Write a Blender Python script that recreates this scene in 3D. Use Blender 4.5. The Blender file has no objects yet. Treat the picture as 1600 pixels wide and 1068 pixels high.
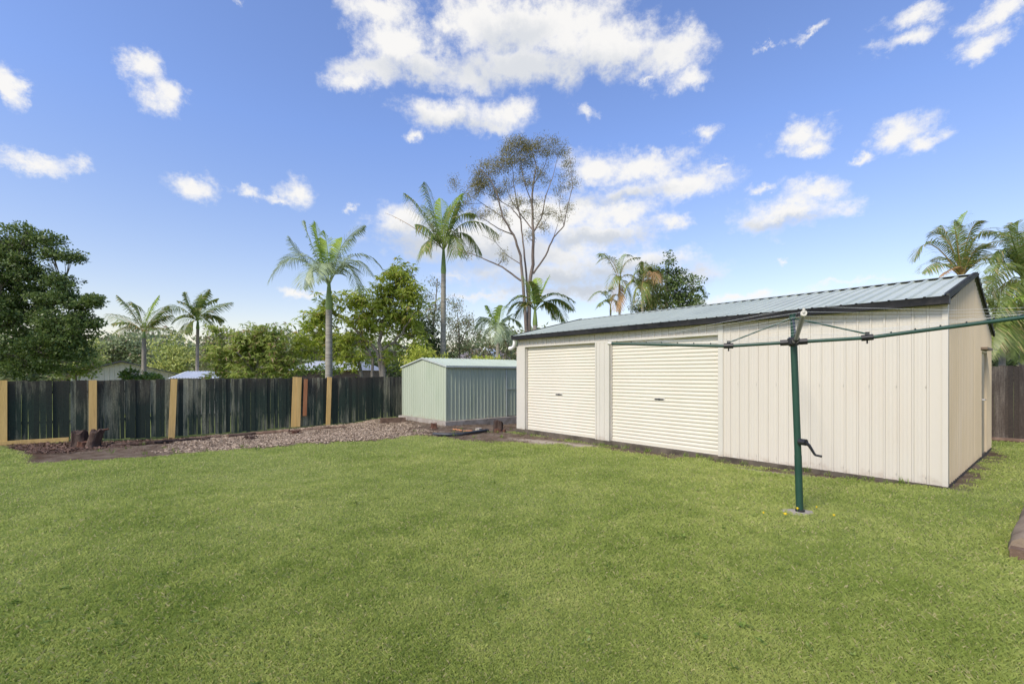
import bpy, math, random
import numpy as np
from mathutils import Vector, Matrix
random.seed(7); rng = np.random.default_rng(11)
sc = bpy.context.scene; COL = sc.collection
F = 737.0; HZ = 583.0; CAMZ = 1.5
def P(px, py, d):
    return np.array([(px-800)/F*d, d, CAMZ+(HZ-py)/F*d])

# ------------------------------------------------------------------ mesh builder
class MB:
    def __init__(s): s.v = []; s.f = []; s.n = 0; s.smooth = False
    def add(s, v, f):
        v = np.asarray(v, float).reshape(-1, 3)
        s.v.append(v)
        for q in f: s.f.append(tuple(i+s.n for i in q))
        s.n += len(v); return s
    def box(s, x0, x1, y0, y1, z0, z1, rot=None, piv=None):
        v = np.array([(x, y, z) for z in (z0, z1) for y in (y0, y1) for x in (x0, x1)], float)
        if rot is not None:
            p = np.array(piv if piv is not None else v.mean(0)); v = (v-p) @ np.array(rot).T + p
        return s.add(v, [(0,2,3,1),(4,5,7,6),(0,1,5,4),(2,6,7,3),(0,4,6,2),(1,3,7,5)])
    def tube(s, pts, rad, seg=8, cap=True):
        pts = [np.asarray(p, float) for p in pts]; n = len(pts)
        if not hasattr(rad, '__len__'): rad = [rad]*n
        V = []; up0 = None
        for i in range(n):
            t = pts[min(i+1, n-1)]-pts[max(i-1, 0)]; t = t/(np.linalg.norm(t)+1e-9)
            if up0 is None:
                a = np.array([0, 0, 1.]) if abs(t[2]) < .9 else np.array([1., 0, 0])
            else: a = up0
            sd = np.cross(t, a); sd /= np.linalg.norm(sd)+1e-9
            u = np.cross(sd, t); up0 = u
            for k in range(seg):
                an = 2*math.pi*k/seg
                V.append(pts[i]+rad[i]*(math.cos(an)*sd+math.sin(an)*u))
        fc = []
        for i in range(n-1):
            for k in range(seg):
                a = i*seg+k; b = i*seg+(k+1) % seg
                fc.append((a, b, b+seg, a+seg))
        if cap:
            fc.append(tuple(range(seg-1, -1, -1))); fc.append(tuple((n-1)*seg+k for k in range(seg)))
        return s.add(V, fc)
    def sheet(s, prof, ends, fmap):
        """prof: list of (u, off); ends(u)->(a,b); fmap(u,off,a)->xyz"""
        V = []
        for u, o in prof:
            a, b = ends(u); V.append(fmap(u, o, a)); V.append(fmap(u, o, b))
        return s.add(V, [(2*i, 2*i+2, 2*i+3, 2*i+1) for i in range(len(prof)-1)])
    def quads(s, A):
        """A: (n,4,3) numpy"""
        if not hasattr(s, 'Q'): s.Q = []
        s.Q.append(A); return s
def link(o): COL.objects.link(o); return o
def obj(name, mb, m, parent=None, loc=None, smooth=False, world=False):
    """mesh in parent-local coordinates; world=True: vertices are world, parent unrotated"""
    me = bpy.data.meshes.new(name)
    V = np.concatenate(mb.v) if mb.v else np.zeros((0, 3)); n0 = len(V)
    off = np.zeros(3)
    if world:
        off = np.array(parent.location) if parent else np.array(loc if loc is not None else (0, 0, 0))
    Q = getattr(mb, 'Q', None)
    faces = mb.f
    if Q:
        q = np.concatenate(Q).reshape(-1, 3); nq = len(q)//4
        V = np.concatenate([V, q]) if n0 else q
    V = V-off
    tot = [len(f) for f in faces]; idx = [i for f in faces for i in f]
    tot = np.array(tot, dtype=np.int32); idx = np.array(idx, dtype=np.int32)
    if Q:
        tot = np.concatenate([tot, np.full(nq, 4, np.int32)])
        idx = np.concatenate([idx, (np.arange(nq*4)+n0).astype(np.int32)])
    me.vertices.add(len(V)); me.vertices.foreach_set('co', V.astype(np.float32).ravel())
    me.loops.add(len(idx)); me.loops.foreach_set('vertex_index', idx)
    me.polygons.add(len(tot))
    st = np.concatenate([[0], np.cumsum(tot)[:-1]]).astype(np.int32) if len(tot) else tot
    me.polygons.foreach_set('loop_start', st)
    try: me.polygons.foreach_set('loop_total', tot)
    except Exception: pass
    me.polygons.foreach_set('use_smooth', np.full(len(tot), not Q))
    me.update(calc_edges=True); me.validate()
    if not Q: me.set_sharp_from_angle(angle=math.radians(70 if smooth else 38))
    if m: me.materials.append(m)
    o = bpy.data.objects.new(name, me); link(o)
    if parent: o.parent = parent
    elif loc is not None: o.location = loc
    return o
def tag(o, label=None, cat=None, group=None, kind=None):
    if label: o['label'] = label
    if cat: o['category'] = cat
    if group: o['group'] = group
    if kind: o['kind'] = kind
    return o
def thing(name, label, cat, loc=(0, 0, 0), rz=0, group=None):
    o = bpy.data.objects.new(name, None); link(o); o.location = loc; o.rotation_euler = (0, 0, rz)
    o.empty_display_size = .2
    return tag(o, label, cat, group)

# ------------------------------------------------------------------ materials
def newmat(name):
    m = bpy.data.materials.new(name); m.use_nodes = True; nt = m.node_tree
    return m, nt, nt.nodes, nt.links, nt.nodes['Principled BSDF']
def ramp(N, stops):
    r = N.new('ShaderNodeValToRGB'); e = r.color_ramp.elements
    while len(e) < len(stops): e.new(.5)
    for i, (p, c) in enumerate(stops):
        e[i].position = p; e[i].color = (*c, 1) if len(c) == 3 else c
    return r
def noise(N, L, vec, scale, detail=4, rough=.55, sc3=(1, 1, 1)):
    mp = N.new('ShaderNodeMapping'); mp.inputs['Scale'].default_value = sc3
    L.new(vec, mp.inputs['Vector'])
    n = N.new('ShaderNodeTexNoise'); n.inputs['Scale'].default_value = scale
    n.inputs['Detail'].default_value = detail; n.inputs['Roughness'].default_value = rough
    L.new(mp.outputs[0], n.inputs['Vector']); return n.outputs['Fac']
def mix(N, L, f, a, b, bt='MIX'):
    m = N.new('ShaderNodeMix'); m.data_type = 'RGBA'; m.blend_type = bt
    for s, k in ((f, 0), (a, 6), (b, 7)):
        if isinstance(s, (int, float)): m.inputs[k].default_value = s
        elif isinstance(s, (tuple, list)): m.inputs[k].default_value = (*s, 1)
        else: L.new(s, m.inputs[k])
    return m.outputs[2]
def math_(N, L, op, a, b=0, c=0):
    m = N.new('ShaderNodeMath'); m.operation = op
    for i, s in enumerate((a, b, c)):
        if isinstance(s, (int, float)): m.inputs[i].default_value = s
        else: L.new(s, m.inputs[i])
    return m.outputs[0]
def pm(name, c1, c2, scale=3, rough=.6, bump=0, sc3=(1, 1, 1), metal=0, c3=None, scale3=20, amt3=.5, isl=0, bscale=None, spec=.4, splash=None):
    m, nt, N, L, B = newmat(name)
    tc = N.new('ShaderNodeTexCoord').outputs['Object']
    n = noise(N, L, tc, scale, 5, .6, sc3)
    r = ramp(N, [(.35, c1), (.65, c2)]); L.new(n, r.inputs[0]); c = r.outputs[0]
    if c3:
        n3 = noise(N, L, tc, scale3, 6, .65, sc3)
        r3 = ramp(N, [(.5, (0, 0, 0)), (.72, (amt3,)*3)]); L.new(n3, r3.inputs[0])
        c = mix(N, L, r3.outputs[0], c, c3)
    if splash:   # soil thrown up from the ground by rain: a real stain with its own ragged shape
        sz = N.new('ShaderNodeSeparateXYZ'); L.new(tc, sz.inputs[0])
        ns = noise(N, L, tc, 7, 6, .7)
        f = math_(N, L, 'ADD', math_(N, L, 'MULTIPLY_ADD', sz.outputs[2], -3.2, .25), math_(N, L, 'MULTIPLY_ADD', ns, 1.6, -.8))
        rs = ramp(N, [(.0, (0, 0, 0)), (.6, (.6,)*3)]); L.new(f, rs.inputs[0]); c = mix(N, L, rs.outputs[0], c, splash)
    if isl:
        g = N.new('ShaderNodeNewGeometry').outputs['Random Per Island']
        k = math_(N, L, 'MULTIPLY_ADD', g, 2*isl, 1-isl)
        cc = N.new('ShaderNodeCombineColor'); [L.new(k, cc.inputs[i]) for i in range(3)]
        c = mix(N, L, 1.0, c, cc.outputs[0], 'MULTIPLY')
    L.new(c, B.inputs['Base Color']); B.inputs['Roughness'].default_value = rough
    B.inputs['Metallic'].default_value = metal; B.inputs['Specular IOR Level'].default_value = spec
    if bump:
        nb = noise(N, L, tc, bscale or scale*6, 6, .6, sc3)
        b = N.new('ShaderNodeBump'); b.inputs['Strength'].default_value = bump; b.inputs['Distance'].default_value = .02
        L.new(nb, b.inputs['Height']); L.new(b.outputs[0], B.inputs['Normal'])
    return m
def leafmat(name, ca, cb, cc=None, ccw=.12, trans=.35, nsc=.7, rough=.45, spec=.35):
    """per leaf colour variety from ca to cb plus a share of cc; slow noise over the crown"""
    m, nt, N, L, B = newmat(name)
    g = N.new('ShaderNodeNewGeometry').outputs['Random Per Island']
    tc = N.new('ShaderNodeTexCoord').outputs['Object']
    n = noise(N, L, tc, nsc, 3, .6)
    f = math_(N, L, 'ADD', math_(N, L, 'MULTIPLY', g, .7), math_(N, L, 'MULTIPLY_ADD', n, 1.6, -.65))
    r = ramp(N, [(.1, ca), (.9, cb)]); L.new(f, r.inputs[0]); c = r.outputs[0]
    if cc:
        g2 = math_(N, L, 'FRACT', math_(N, L, 'MULTIPLY', g, 17.37))
        sel = math_(N, L, 'LESS_THAN', g2, ccw)
        c = mix(N, L, sel, c, cc)
    L.new(c, B.inputs['Base Color']); B.inputs['Roughness'].default_value = rough
    B.inputs['Specular IOR Level'].default_value = spec
    t = N.new('ShaderNodeBsdfTranslucent'); L.new(c, t.inputs['Color'])
    mx = N.new('ShaderNodeMixShader'); mx.inputs[0].default_value = trans
    L.new(B.outputs[0], mx.inputs[1]); L.new(t.outputs[0], mx.inputs[2])
    L.new(mx.outputs[0], N['Material Output'].inputs['Surface'])
    return m

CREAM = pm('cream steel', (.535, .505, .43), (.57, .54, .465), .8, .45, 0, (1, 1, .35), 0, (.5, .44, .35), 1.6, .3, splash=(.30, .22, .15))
CREAMSHADED = pm('cream steel with painted shade', (.44, .37, .255), (.49, .415, .295), .8, .42, 0, (1, 1, .3), 0, (.5, .45, .38), 1.4, .35, splash=(.30, .22, .15))  # same cream cladding; the end wall's shaded tone is put into this colour
CREAMTRIM = pm('cream trim', (.52, .505, .435), (.555, .535, .465), 1, .4, splash=(.30, .22, .15))
CREAMDOOR = pm('roller door steel', (.60, .575, .475), (.63, .60, .50), .7, .4, 0, (1, 1, .6), 0, (.55, .49, .39), 1.2, .2)
GUTTER = pm('black gutter', (.012, .013, .015), (.028, .028, .03), 2, .5, spec=.2, c3=(.06, .055, .05), scale3=9, amt3=.5)
ROOFM = pm('grey green roofing', (.41, .455, .385), (.49, .53, .45), .5, .38, 0, (1, 1, 1), 0, (.26, .29, .26), .55, .5)
GREEN = pm('pale green steel', (.37, .425, .32), (.41, .465, .355), 1, .45, 0, (1, 1, .3), 0, (.25, .33, .22), 1.5, .35, splash=(.30, .22, .15))
GREENTRIM = pm('silver trim', (.38, .42, .39), (.45, .5, .46), 2, .4)
GROOF = pm('shed roofing', (.36, .42, .34), (.42, .48, .40), 1, .35)
CONC = pm('concrete', (.27, .24, .2), (.38, .35, .3), 2.5, .85, .3, (1, 1, 1), 0, (.12, .1, .07), 4, .7)
DARKBASE = pm('damp slab edge', (.05, .042, .03), (.12, .10, .075), 3, .9, .4, (1, 1, 1), 0, (.18, .15, .11), 5, .6)
PIPE = pm('white plastic', (.75, .75, .72), (.8, .8, .77), 2, .35)
BLACKP = pm('black plastic', (.012, .013, .014), (.03, .03, .032), 6, .4)
HOISTG = pm('dark green paint', (.014, .052, .036), (.022, .068, .046), 3, .4)
CHROME = pm('satin metal', (.5, .5, .5), (.6, .6, .6), 5, .3, metal=.8)
WIRE = pm('white line', (.62, .64, .62), (.72, .74, .72), 5, .5)
PINE = pm('new treated pine', (.60, .40, .13), (.70, .48, .18), 3, .7, .15, (3, 3, .3), 0, (.38, .24, .09), 5, .5)
REDW = pm('red brown board', (.33, .13, .05), (.42, .2, .09), 3, .8, .2, (3, 3, .4))
BARKD = pm('dark stump bark', (.03, .018, .013), (.09, .055, .04), 6, .95, .9, (1, 1, .4), 0, (.2, .16, .12), 9, .6)
BARKR = pm('rotten red wood', (.07, .03, .018), (.13, .065, .04), 8, .95, .8)
LOG = pm('brown log', (.09, .055, .035), (.19, .13, .09), 5, .9, .6, (1, 1, 1), 0, (.03, .02, .012), 7, .6)
SLEEP = pm('old grey sleeper', (.15, .11, .075), (.34, .27, .19), 3, .9, .6, (1, 1, 1), 0, (.04, .03, .02), 6, .6)
TRG = pm('grey trunk', (.16, .14, .12), (.3, .27, .23), 2.5, .9, .5, (1, 1, .5), 0, (.08, .06, .05), 5, .5)
TRP = pm('pale palm trunk', (.2, .185, .155), (.36, .34, .28), 2, .85, .3, (.3, .3, 5), 0, (.12, .11, .08), 3, .4)
TRE = pm('gum bark', (.12, .095, .08), (.23, .19, .16), 1.2, .85, .3, (1, 1, .6), 0, (.05, .035, .03), 2, .6)
CSH = pm('green crownshaft', (.13, .2, .05), (.2, .28, .08), 1.5, .4, 0, (1, 1, .5))
RACH = pm('frond stalk', (.22, .27, .12), (.32, .36, .2), 2, .5)

L_DARK = leafmat('dark broad leaf', (.05, .095, .025), (.20, .275, .08), (.28, .34, .15), .08, .4, .8)
L_MANGO = leafmat('mango leaf', (.25, .34, .045), (.56, .62, .13), (.55, .42, .17), .05, .55, 1.0)
L_BUSH = leafmat('bush leaf', (.19, .28, .05), (.46, .52, .14), (.52, .36, .24), .08, .52, 1.0)
L_GUM = leafmat('gum leaf', (.14, .14, .045), (.34, .31, .11), (.42, .34, .15), .12, .42, .6)
L_GUMS = leafmat('scrub gum leaf', (0.120, 0.150, 0.068), (0.300, 0.330, 0.150), (0.390, 0.255, 0.150), .1, .3, .7)
L_BLK = leafmat('very dark green leaf', (0.030, 0.053, 0.022), (0.090, 0.128, 0.045), None, 0, .25, .7)  # very dark green foliage, the trees' own leaf colour
L_PALM = leafmat('palm leaflet', (.08, .13, .03), (.29, .36, .09), (.42, .36, .15), .10, .42, .8, .35)
L_PALMY = leafmat('young palm leaflet', (0.240, 0.360, 0.060), (0.480, 0.600, 0.105), None, 0, .45, .8, .4)
L_PALMB = leafmat('bronzed palm leaflet', (.10, .15, .035), (.30, .36, .10), (.42, .33, .13), .14, .4, .8, .4)
L_PALMP = leafmat('powdery palm leaflet', (0.195, 0.255, 0.165), (0.450, 0.540, 0.300), None, 0, .35, .8, .4)
L_DRY = leafmat('dry frond', (0.240, 0.135, 0.060), (0.510, 0.330, 0.150), None, 0, .2, .8, .7)
L_YEL = leafmat('yellow green fern leaf', (0.330, 0.450, 0.045), (0.600, 0.600, 0.120), None, 0, .45, .9)
L_FAR = leafmat('far wood leaf', (0.165, 0.210, 0.112), (0.360, 0.420, 0.195), (0.300, 0.240, 0.165), .1, .3, .15)
L_FARY = leafmat('far yellow leaf', (0.300, 0.375, 0.090), (0.600, 0.600, 0.180), None, 0, .3, .3)
L_SHRUB = leafmat('shrub leaf', (.09, .155, .025), (.22, .30, .055), None, 0, .35, .8)

# ------------------------------------------------------------------ terrain
CTRL = np.array([(0, 0, -.03), (0, 3, -.03), (-3, 5, -.05), (3.1, 5.2, -.03), (5.6, 6.1, -.02), (6.8, 6.9, -.03), (9.5, 9.3, -.05), (12, 10.8, -.1), (9, 6, -.02), (14, 8, -.05),
    (-2.6, 14.6, -.12), (-1, 15.3, -.2), (4.7, 7.1, -.045), (3.6, 8.2, -.07), (2.2, 10, -.09), (1.2, 11.2, -.10), (0, 12.7, -.10), (-.6, 13.8, -.19), (.2, 16, -.33), (-2.3, 14.9, -.17), (-4.2, 16.8, -.16),
    (-13.2, 12.1, -.36), (-10.2, 14.1, -.46), (-8.5, 15.2, -.46), (-7.4, 16, -.40), (-6.3, 16.9, -.36), (-4.6, 18.2, -.24), (-12, 9.5, -.26), (-8, 11.5, -.28), (-6, 8, -.14), (-4, 12, -.16), (-6, 14.3, -.30), (-16, 9, -.34), (-8, 5, -.1),
    (-3, 14, -.18), (6, 3, -.03), (2, 20, -.4), (8, 14, -.2), (12, 14, -.3)])
def gh(X, Y):
    X = np.asarray(X, float); Y = np.asarray(Y, float); sh = X.shape
    x = X.ravel(); y = Y.ravel(); out = np.zeros_like(x)
    for i in range(0, len(x), 40000):
        d2 = (x[i:i+40000, None]-CTRL[None, :, 0])**2+(y[i:i+40000, None]-CTRL[None, :, 1])**2
        w = 1/(d2+.25)**1.7
        out[i:i+40000] = (w*CTRL[None, :, 2]).sum(1)/w.sum(1)
    r = np.hypot(x, y-8); t = np.clip((r-17)/14, 0, 1); t = t*t*(3-2*t)
    left = np.clip((5-x)/20, 0, 1)
    out = out*(1-t)+t*(-.6-.5*left)
    return out.reshape(sh)
def gz(x, y): return float(gh(np.array([x]), np.array([y]))[0])
def G(px, py):
    """photo pixel -> point on the terrain"""
    u = (px-800)/F; v = (HZ-py)/F
    d = 1.6/(-v)
    for _ in range(30):
        z = gz(u*d, d); d = .5*d+.5*(CAMZ-z)/(-v)
    return np.array([u*d, d, gz(u*d, d)])
def polysd(x, y, poly):
    """signed distance, inside positive"""
    poly = np.asarray(poly); n = len(poly); best = np.full(x.shape, 1e9); ins = np.zeros(x.shape, bool)
    for i in range(n):
        a = poly[i]; b = poly[(i+1) % n]; e = b-a
        t = np.clip(((x-a[0])*e[0]+(y-a[1])*e[1])/(e@e+1e-12), 0, 1)
        best = np.minimum(best, np.hypot(x-a[0]-t*e[0], y-a[1]-t*e[1]))
        c = ((a[1] > y) != (b[1] > y)) & (x < (b[0]-a[0])*(y-a[1])/(b[1]-a[1]+1e-12)+a[0])
        ins ^= c
    return np.where(ins, best, -best)
# garage frame
GO = np.array([5.75, 6.25]); W_ = np.array([.766, .643]); T_ = np.array([-.643, .766]); GL = 8.72; GW = 5.3
def gar(w, t): return GO+W_*w+T_*t
FP1 = np.array([-13.25, 12.3]); FP2 = np.array([-4.4, 18.5]); FD = (FP2-FP1)/np.linalg.norm(FP2-FP1)
def gp(px, py): return G(px, py)[:2]
bed = [gp(*q) for q in ((18, 700), (48, 723), (100, 721), (160, 719), (215, 715), (290, 709), (360, 703), (430, 697), (500, 692), (570, 688), (612, 687), (640, 681), (672, 681), (700, 685), (745, 688), (790, 692), (860, 694), (930, 699), (990, 707), (1050, 716))]
bed += [gar(-.05, 4.2), gar(-.05, 8.9), gar(2.5, 9.2), np.array([1.5, 19]), np.array([-2, 21]), FP2+FD*2, FP1-FD*.3, gp(8, 697)]
strip = [gar(-.05, -.0), gar(-.10, .5), gar(-.30, 1.2), gar(-.34, 2.2), gar(-.2, 3.2), gar(-.22, 4.5), gar(.3, 4.5), gar(.3, 0)]
sidestrip = [gar(-.02, -.06), gar(2.5, -.16), gar(5.3, -.1), gar(5.3, .3), gar(0, .3)]
RF0 = np.array([12.1, 11.5]); RFD = np.array([.643, -.766]); RFN = np.array([-.766, -.643])
rstrip = [RF0-RFD*8+RFN*.6, RF0-RFD*.6+RFN*.55, RF0+RFD*.4+RFN*.5, RF0+RFD*5+RFN*.45, RF0+RFD*5-RFN*.1, RF0-RFD*8-RFN*.1]
def zones(x, y):
    n = .09*np.sin(x*5.1+2*np.sin(y*3.3))+.06*np.sin(y*9.7+x*7.1)+.04*np.sin(x*23+y*17)
    n = n*1.0+.05*np.sin(x*41+3*np.sin(y*31))
    d = np.maximum.reduce([polysd(x, y, bed), polysd(x, y, strip)-.0, polysd(x, y, sidestrip), polysd(x, y, rstrip)])
    dirt = np.clip((d+n*1.3)/.12+.5, 0, 1)
    # light wood chips part of the bed
    c = polysd(x, y, bed)
    pa, pb = gp(262, 700), gp(662, 672)
    u = ((x-pa[0])*(pb-pa)[0]+(y-pa[1])*(pb-pa)[1])/((pb-pa)@(pb-pa))
    chip = np.clip((c+n)/.2, 0, 1)*np.clip((u+n*.3)/.04, 0, 1)*np.clip((1-u+n*.3)/.05, 0, 1)
    pa2, pb2 = gp(30, 700), gp(170, 700)
    u2 = ((x-pa2[0])*(pb2-pa2)[0]+(y-pa2[1])*(pb2-pa2)[1])/((pb2-pa2)@(pb2-pa2))
    brown = np.clip((c+n)/.2, 0, 1)*np.clip((1-u2+n)/.2, 0, 1)
    rb = polysd(x, y, rstrip)
    brown = np.maximum(brown, np.clip(rb/.1, 0, 1))
    s = np.zeros_like(x)
    for (px, py, rx, ry) in ((850, 689, 1.0, .35), (905, 694, .9, .25), (1310, 751, .8, .18), (1240, 742, .5, .12), (1180, 733, .4, .1)):
        q = gp(px, py); dx = x-q[0]; dy = y-q[1]
        a = (dx*T_[0]+dy*T_[1])/rx; b = (dx*W_[0]+dy*W_[1])/ry
        s = np.maximum(s, np.clip((1-np.hypot(a, b)+n*2)*2, 0, 1))
    return dirt, chip, brown, s

def axis(lo, hi, step, far):
    a = list(np.arange(lo, hi+1e-6, step)); s = step
    while a[-1] < far: s *= 1.35; a.append(a[-1]+s)
    s = step; b = []
    x = lo
    while x > -far: s *= 1.35; x -= s; b.append(x)
    return np.array(b[::-1]+a)
ax = axis(-16, 15, .12, 900); ay = axis(-2, 21, .12, 900)
XX, YY = np.meshgrid(ax, ay)
ZZ = gh(XX, YY)
dt, ch, br, sa = zones(XX.ravel(), YY.ravel())
ZZ = ZZ + (.012*np.sin(XX*1.7+YY)*np.cos(YY*2.1))*(np.hypot(XX, YY) < 30)
ZZ = ZZ - .02*dt.reshape(ZZ.shape) + (dt.reshape(ZZ.shape)*.012*np.sin(XX*13+3*np.sin(YY*9)))
mb = MB(); nx, ny = len(ax), len(ay)
V = np.stack([XX, YY, ZZ], -1)
mb.quads(np.zeros((0, 4, 3)))
me = bpy.data.meshes.new('ground')
me.vertices.add(nx*ny); me.vertices.foreach_set('co', V.astype(np.float32).ravel())
ii, jj = np.meshgrid(np.arange(ny-1), np.arange(nx-1), indexing='ij'); b0 = (ii*nx+jj).ravel()
fi = np.stack([b0, b0+1, b0+nx+1, b0+nx], 1).astype(np.int32)
me.loops.add(fi.size); me.loops.foreach_set('vertex_index', fi.ravel())
me.polygons.add(len(fi)); me.polygons.foreach_set('loop_start', np.arange(0, fi.size, 4, dtype=np.int32))
me.polygons.foreach_set('use_smooth', np.ones(len(fi), bool))
me.update(calc_edges=True)
ca = me.color_attributes.new('zone', 'FLOAT_COLOR', 'POINT')
ca.data.foreach_set('color', np.stack([dt, ch, br, sa], 1).astype(np.float32).ravel())
ground = bpy.data.objects.new('ground', me); link(ground); tag(ground, kind='structure')
m, nt, N, L, B = newmat('ground')
at = N.new('ShaderNodeAttribute'); at.attribute_name = 'zone'
sp = N.new('ShaderNodeSeparateColor'); L.new(at.outputs['Color'], sp.inputs[0])
tc = N.new('ShaderNodeTexCoord').outputs['Object']
n1 = noise(N, L, tc, .55, 4, .6); n2 = noise(N, L, tc, 30, 5, .7); n3 = noise(N, L, tc, 3, 5, .7); n4 = noise(N, L, tc, 120, 3, .7)
rg = ramp(N, [(.35, (.19, .24, .06)), (.62, (.27, .32, .10))]); L.new(n1, rg.inputs[0])
rg2 = ramp(N, [(.3, (.55,)*3), (.7, (1.25,)*3)]); L.new(n2, rg2.inputs[0])
gc = mix(N, L, 1.0, rg.outputs[0], rg2.outputs[0], 'MULTIPLY')
rd = ramp(N, [(.3, (.07, .045, .03)), (.5, (.15, .11, .08)), (.7, (.23, .185, .14))]); L.new(n3, rd.inputs[0])
rc = ramp(N, [(.35, (.13, .09, .06)), (.6, (.34, .26, .2))]); L.new(n2, rc.inputs[0])
rbm = ramp(N, [(.35, (.035, .02, .014)), (.65, (.13, .075, .05))]); L.new(n2, rbm.inputs[0])
c = mix(N, L, sp.outputs[1], rd.outputs[0], rc.outputs[0])
c = mix(N, L, sp.outputs[2], c, rbm.outputs[0])
c = mix(N, L, at.outputs['Alpha'], c, (.42, .36, .28))
nd = math_(N, L, 'ADD', sp.outputs[0], math_(N, L, 'MULTIPLY_ADD', n2, .8, -.4))
nd = math_(N, L, 'SMOOTH_MIN', 1, math_(N, L, 'MAXIMUM', nd, 0), .1)
c = mix(N, L, nd, gc, c)
L.new(c, B.inputs['Base Color']); B.inputs['Roughness'].default_value = .95; B.inputs['Specular IOR Level'].default_value = .1
bp = N.new('ShaderNodeBump'); bp.inputs['Strength'].default_value = .8; bp.inputs['Distance'].default_value = .03
L.new(math_(N, L, 'ADD', n2, math_(N, L, 'MULTIPLY', n4, .4)), bp.inputs['Height']); L.new(bp.outputs[0], B.inputs['Normal'])
me.materials.append(m)

# ---- grass blades over the lawn (one uncountable mass)
def lawn(nb):
    d = 1.3*np.exp(rng.random(nb)*math.log(17/1.3)); a = (rng.random(nb)*2-1)*1.12
    x = d*np.sin(a); y = d*np.cos(a)
    k = np.ones(nb, bool)
    dd = zones(x, y)[0]
    k &= rng.random(nb) > dd*1.3
    gx = (x-GO[0])*W_[0]+(y-GO[1])*W_[1]; gt = (x-GO[0])*T_[0]+(y-GO[1])*T_[1]
    k &= ~((gx > -.03) & (gx < GW+.1) & (gt > -.03) & (gt < GL+.1))
    fn = (x-FP1[0])*(-FD[1])+(y-FP1[1])*FD[0]; k &= fn < -.05
    rn = (x-RF0[0])*RFN[0]+(y-RF0[1])*RFN[1]; k &= rn > .1
    k &= np.hypot(x-3.17, y-5.2) > .12
    x = x[k]; y = y[k]; n = len(x); d = np.hypot(x, y)
    z = gh(x, y)+(.012*np.sin(x*1.7+y)*np.cos(y*2.1))
    pat = .5+.5*np.sin(x*.9+1.3*np.sin(y*.7))*np.cos(y*1.1+np.sin(x*1.3))
    h = (.008+.015*rng.random(n))*(.8+.5*pat)*(1+.03*d); w = np.maximum(.0012, .00045*d)*(.7+.8*rng.random(n))
    th = rng.random(n)*2*math.pi; lean = .3+1.1*rng.random(n); la = rng.random(n)*2*math.pi
    sx = np.cos(th)*w; sy = np.sin(th)*w
    lx = np.cos(la)*lean*h; ly = np.sin(la)*lean*h
    p0 = np.stack([x-sx, y-sy, z-.004], 1); p1 = np.stack([x+sx, y+sy, z-.004], 1)
    p2 = np.stack([x+sx*.75+lx*.35, y+sy*.75+ly*.35, z+h*.65], 1); p3 = np.stack([x-sx*.2+lx, y-sy*.2+ly, z+h], 1)
    return np.stack([p0, p1, p2, p3], 1)
gm, nt, N, L, B = newmat('grass blade')
g = N.new('ShaderNodeNewGeometry'); gr = g.outputs['Random Per Island']
tc = N.new('ShaderNodeTexCoord').outputs['Object']
n1 = noise(N, L, tc, .45, 6, .7); n2 = noise(N, L, tc, 2.6, 4, .65)
f = math_(N, L, 'ADD', math_(N, L, 'MULTIPLY_ADD', gr, .3, .12), math_(N, L, 'ADD', math_(N, L, 'MULTIPLY_ADD', n1, 2.0, -.93), math_(N, L, 'MULTIPLY_ADD', n2, 1.3, -.65)))
r = ramp(N, [(0, (.29, .37, .08)), (.45, (.45, .51, .145)), (1, (.60, .61, .23))]); L.new(f, r.inputs[0])
g2 = math_(N, L, 'FRACT', math_(N, L, 'MULTIPLY', gr, 23.7)); sel = math_(N, L, 'LESS_THAN', g2, .07)
c = mix(N, L, sel, r.outputs[0], (.58, .52, .27))
L.new(c, B.inputs['Base Color']); B.inputs['Roughness'].default_value = .5; B.inputs['Specular IOR Level'].default_value = .25
t = N.new('ShaderNodeBsdfTranslucent'); L.new(c, t.inputs['Color'])
mx = N.new('ShaderNodeMixShader'); mx.inputs[0].default_value = .5
L.new(B.outputs[0], mx.inputs[1]); L.new(t.outputs[0], mx.inputs[2]); L.new(mx.outputs[0], N['Material Output'].inputs['Surface'])
mb = MB(); mb.quads(lawn(1250000)); tag(obj('lawn_grass', mb, gm), kind='stuff')

# ---- loose wood chips in the bed
def chips(nc, which, smin, smax):
    out = []
    x0, x1, y0, y1 = (-13.5, 1, 10.5, 19) if which < 3 else (5, 16, 8, 18)
    x = x0+rng.random(nc)*(x1-x0); y = y0+rng.random(nc)*(y1-y0)
    z4 = zones(x, y)
    m_ = z4[1] if which == 1 else z4[2] if which in (2, 3) else z4[0]*.35
    k = rng.random(nc) < m_
    fn = (x-FP1[0])*(-FD[1])+(y-FP1[1])*FD[0]; k &= fn < -.06
    gx = (x-GO[0])*W_[0]+(y-GO[1])*W_[1]; gt = (x-GO[0])*T_[0]+(y-GO[1])*T_[1]
    k &= ~((gx > -.1) & (gt > -.1) & (gx < GW+.1) & (gt < GL+.2))
    x, y = x[k], y[k]; n = len(x); z = gh(x, y)+.0+.02*rng.random(n)
    l = smin+(smax-smin)*rng.random(n); w = l*(.25+.3*rng.random(n)); a = rng.random(n)*6.283; tl = (rng.random(n)-.5)*1.0; rl = (rng.random(n)-.5)*1.2
    ux, uy, uz = np.cos(a)*np.cos(tl), np.sin(a)*np.cos(tl), np.sin(tl)
    vx, vy, vz = -np.sin(a)*np.cos(rl), np.cos(a)*np.cos(rl), np.sin(rl)
    c0 = np.stack([x, y, z], 1); U = np.stack([ux, uy, uz], 1)*l[:, None]; Vv = np.stack([vx, vy, vz], 1)*w[:, None]
    return np.stack([c0-U-Vv*.6, c0+U*.8-Vv, c0+U+Vv*.5, c0-U*.7+Vv], 1)
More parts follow.
